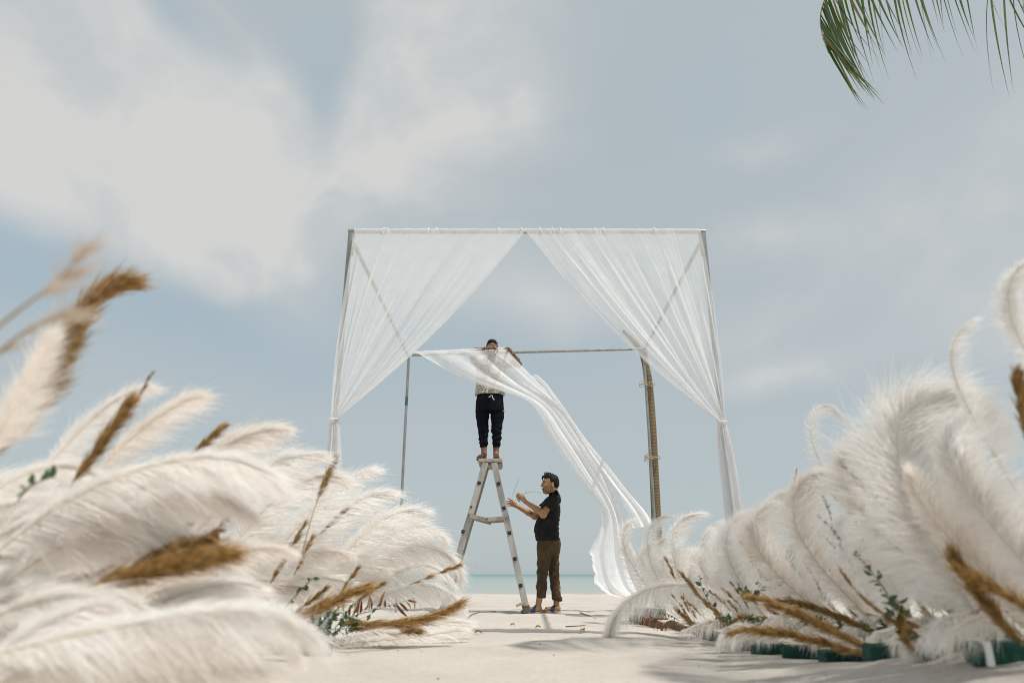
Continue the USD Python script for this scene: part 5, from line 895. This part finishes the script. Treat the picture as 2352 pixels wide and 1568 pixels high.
def frond(path, n, L0, L1, drop, wind, seed, t0=.12, spread=.5, each=False, wd0=.0155):
    C = spline(path, 80); g = np.random.default_rng(seed); f = obj('frond', tube(C, np.linspace(.022, .0035, 80), 8), M['rachis'], palm, smooth=True)
    ls = leaflets(C, t0, .995, n, L0, L1, drop, wind, seed, spread, wd0)
    if each:
        for q in ls: obj('leaflet', sheet(q), M['palm_yellow' if g.uniform() < .16 else 'palm'], f, smooth=True)
    else: obj('leaflets', join([sheet(q) for q in ls]), M['palm'], f, smooth=True, kind='stuff')
frond([CR, (5.0, 4.2, 8.2), at(2240, -250, 4.9), at(2060, -130, 5.3), at(1925, -45, 5.5), at(1888, 18, 5.6), at(1887, 72, 5.62), at(1903, 122, 5.62)], 50, 1.1, .62, .80, .62, 1, t0=.22, spread=.30, each=True)
frond([CR, (5.4, 4.0, 8.2), (5.1, 4.8, 7.8), at(2480, -120, 5.0), at(2390, -62, 5.1), at(2310, -38, 5.15), at(2240, -25, 5.2)], 19, 1.15, .85, .72, .62, 2, t0=.35, spread=.18, each=True, wd0=.0095)
g = np.random.default_rng(21); made = 0
for k in range(60):
    az, up = g.uniform(0, 2 * np.pi), g.uniform(.0, .9); d = np.array([math.cos(az), math.sin(az), 0]); R = g.uniform(2.6, 3.3)
    pth = np.array([CR, CR + d * R * .4 + [0, 0, .5 * up], CR + d * R * .8 + [0, 0, .2 * up - .5], CR + d * R + [0, 0, -.9 - 1.1 * (1 - up)]])
    if inside(np.vstack([spline(pth, 20), spline(pth, 20) - [0, 0, 1.05], spline(pth, 20) + [.6, 0, -.9]])): continue
    frond(pth, 60, .95, .4, .5, .25, 40 + k, spread=.9); made += 1
    if made == 10: break
for k in range(5):
    a = k * 1.3; c = CR + [.22 * math.cos(a), .22 * math.sin(a), -.28]; m_ = trimesh.creation.icosphere(2, .12); m_.apply_scale((1, 1, 1.25)); obj('coconut', m_.apply_translation(c), M['palm_yellow'], palm, smooth=True)
# ---------------------------------------------------------------- small things on the sand
def gz(x, y): return float(ground_z(np.array([x]), np.array([y]))[0])
g = np.random.default_rng(31)
for pp, lab in (([(1075, 1418), (1092, 1408), (1115, 1405), (1140, 1404)], 'thin curved twig on the sand left of the ladder foot'), ([(1332, 1404), (1350, 1412), (1368, 1419)], 'dark thin twig on the sand right of the standing man'), ([(1300, 1436), (1325, 1434), (1345, 1431)], 'flat pale twig lying in the beam shadow')):
    P = []
    for x, y in pp:
        v = (784 - y) / 1568; e = (SP + CP * v) / (CP - SP * v); Y = -.445 / e; q = at(x, y, Y); P.append([q[0], q[1], gz(q[0], q[1]) + .005])
    tag(obj('twig', tube(spline(P, 20), np.linspace(.006, .003, 20), 6), M['twig'], smooth=True), lab, 'twig')
for x, y, s, lab in ((1172, 1434, .05, 'small dark dry leaf on the sand in front of the ladder'), (1230, 1441, .05, 'dry leaf on the sand in front of the standing man'), (1342, 1451, .07, 'largest orange dry leaf in the middle of the sand'), (1107, 1452, .06, 'dry leaf beside the low feathers at left'), (1195, 1407, .03, 'white shell fragment behind the ladder foot'), (1600, 1432, .03, 'small leaf at the foot of the right arrangement'), (1740, 1482, .04, 'orange leaf crumb in front of the brown mesh')):
    v = (784 - y) / 1568; e = (SP + CP * v) / (CP - SP * v); q = at(x, y, -.445 / e); a = g.uniform(0, 6.28); t = np.linspace(0, 1, 7); w = .35 * s * np.sin(np.pi * t) ** .8; d = np.array([math.cos(a), math.sin(a) * .8, 0]); n_ = np.array([-d[1], d[0], 0])
    mid = np.array([q[0], q[1], gz(q[0], q[1]) + .006]) + d * (s * t)[:, None] + np.stack([0 * t, 0 * t, .3 * s * np.sin(3 * t)], 1)
    tag(obj('dry_leaf' if 'leaf' in lab else 'shell', sheet(np.stack([mid - n_ * w[:, None] + [0, 0, .2 * s], mid, mid + n_ * w[:, None] + [0, 0, .25 * s]], 1)), M['dry' if 'leaf' in lab else 'white_tape'], smooth=True), lab, 'leaf' if 'leaf' in lab else 'shell')

g = np.random.default_rng(61); ms = []
for k in range(60):                                        # crumbs of leaf and shell too small to pick apart
    y = g.uniform(3.0, 12.0); x = g.uniform(-1.6, 2.2) if y < 6 else g.uniform(-3, 3.5); b = trimesh.creation.icosphere(0, g.uniform(.002, .006)); b.apply_scale((g.uniform(.8, 2.2), 1, .5)); b.apply_transform(trimesh.transformations.rotation_matrix(g.uniform(0, 3), [0, 0, 1])); ms.append(b.apply_translation((x, y, gz(x, y) + .002)))
tag(obj('beach_litter', join(ms), M['twig']), 'tiny dark crumbs of shell and leaf scattered over the sand', 'beach litter', kind='stuff')
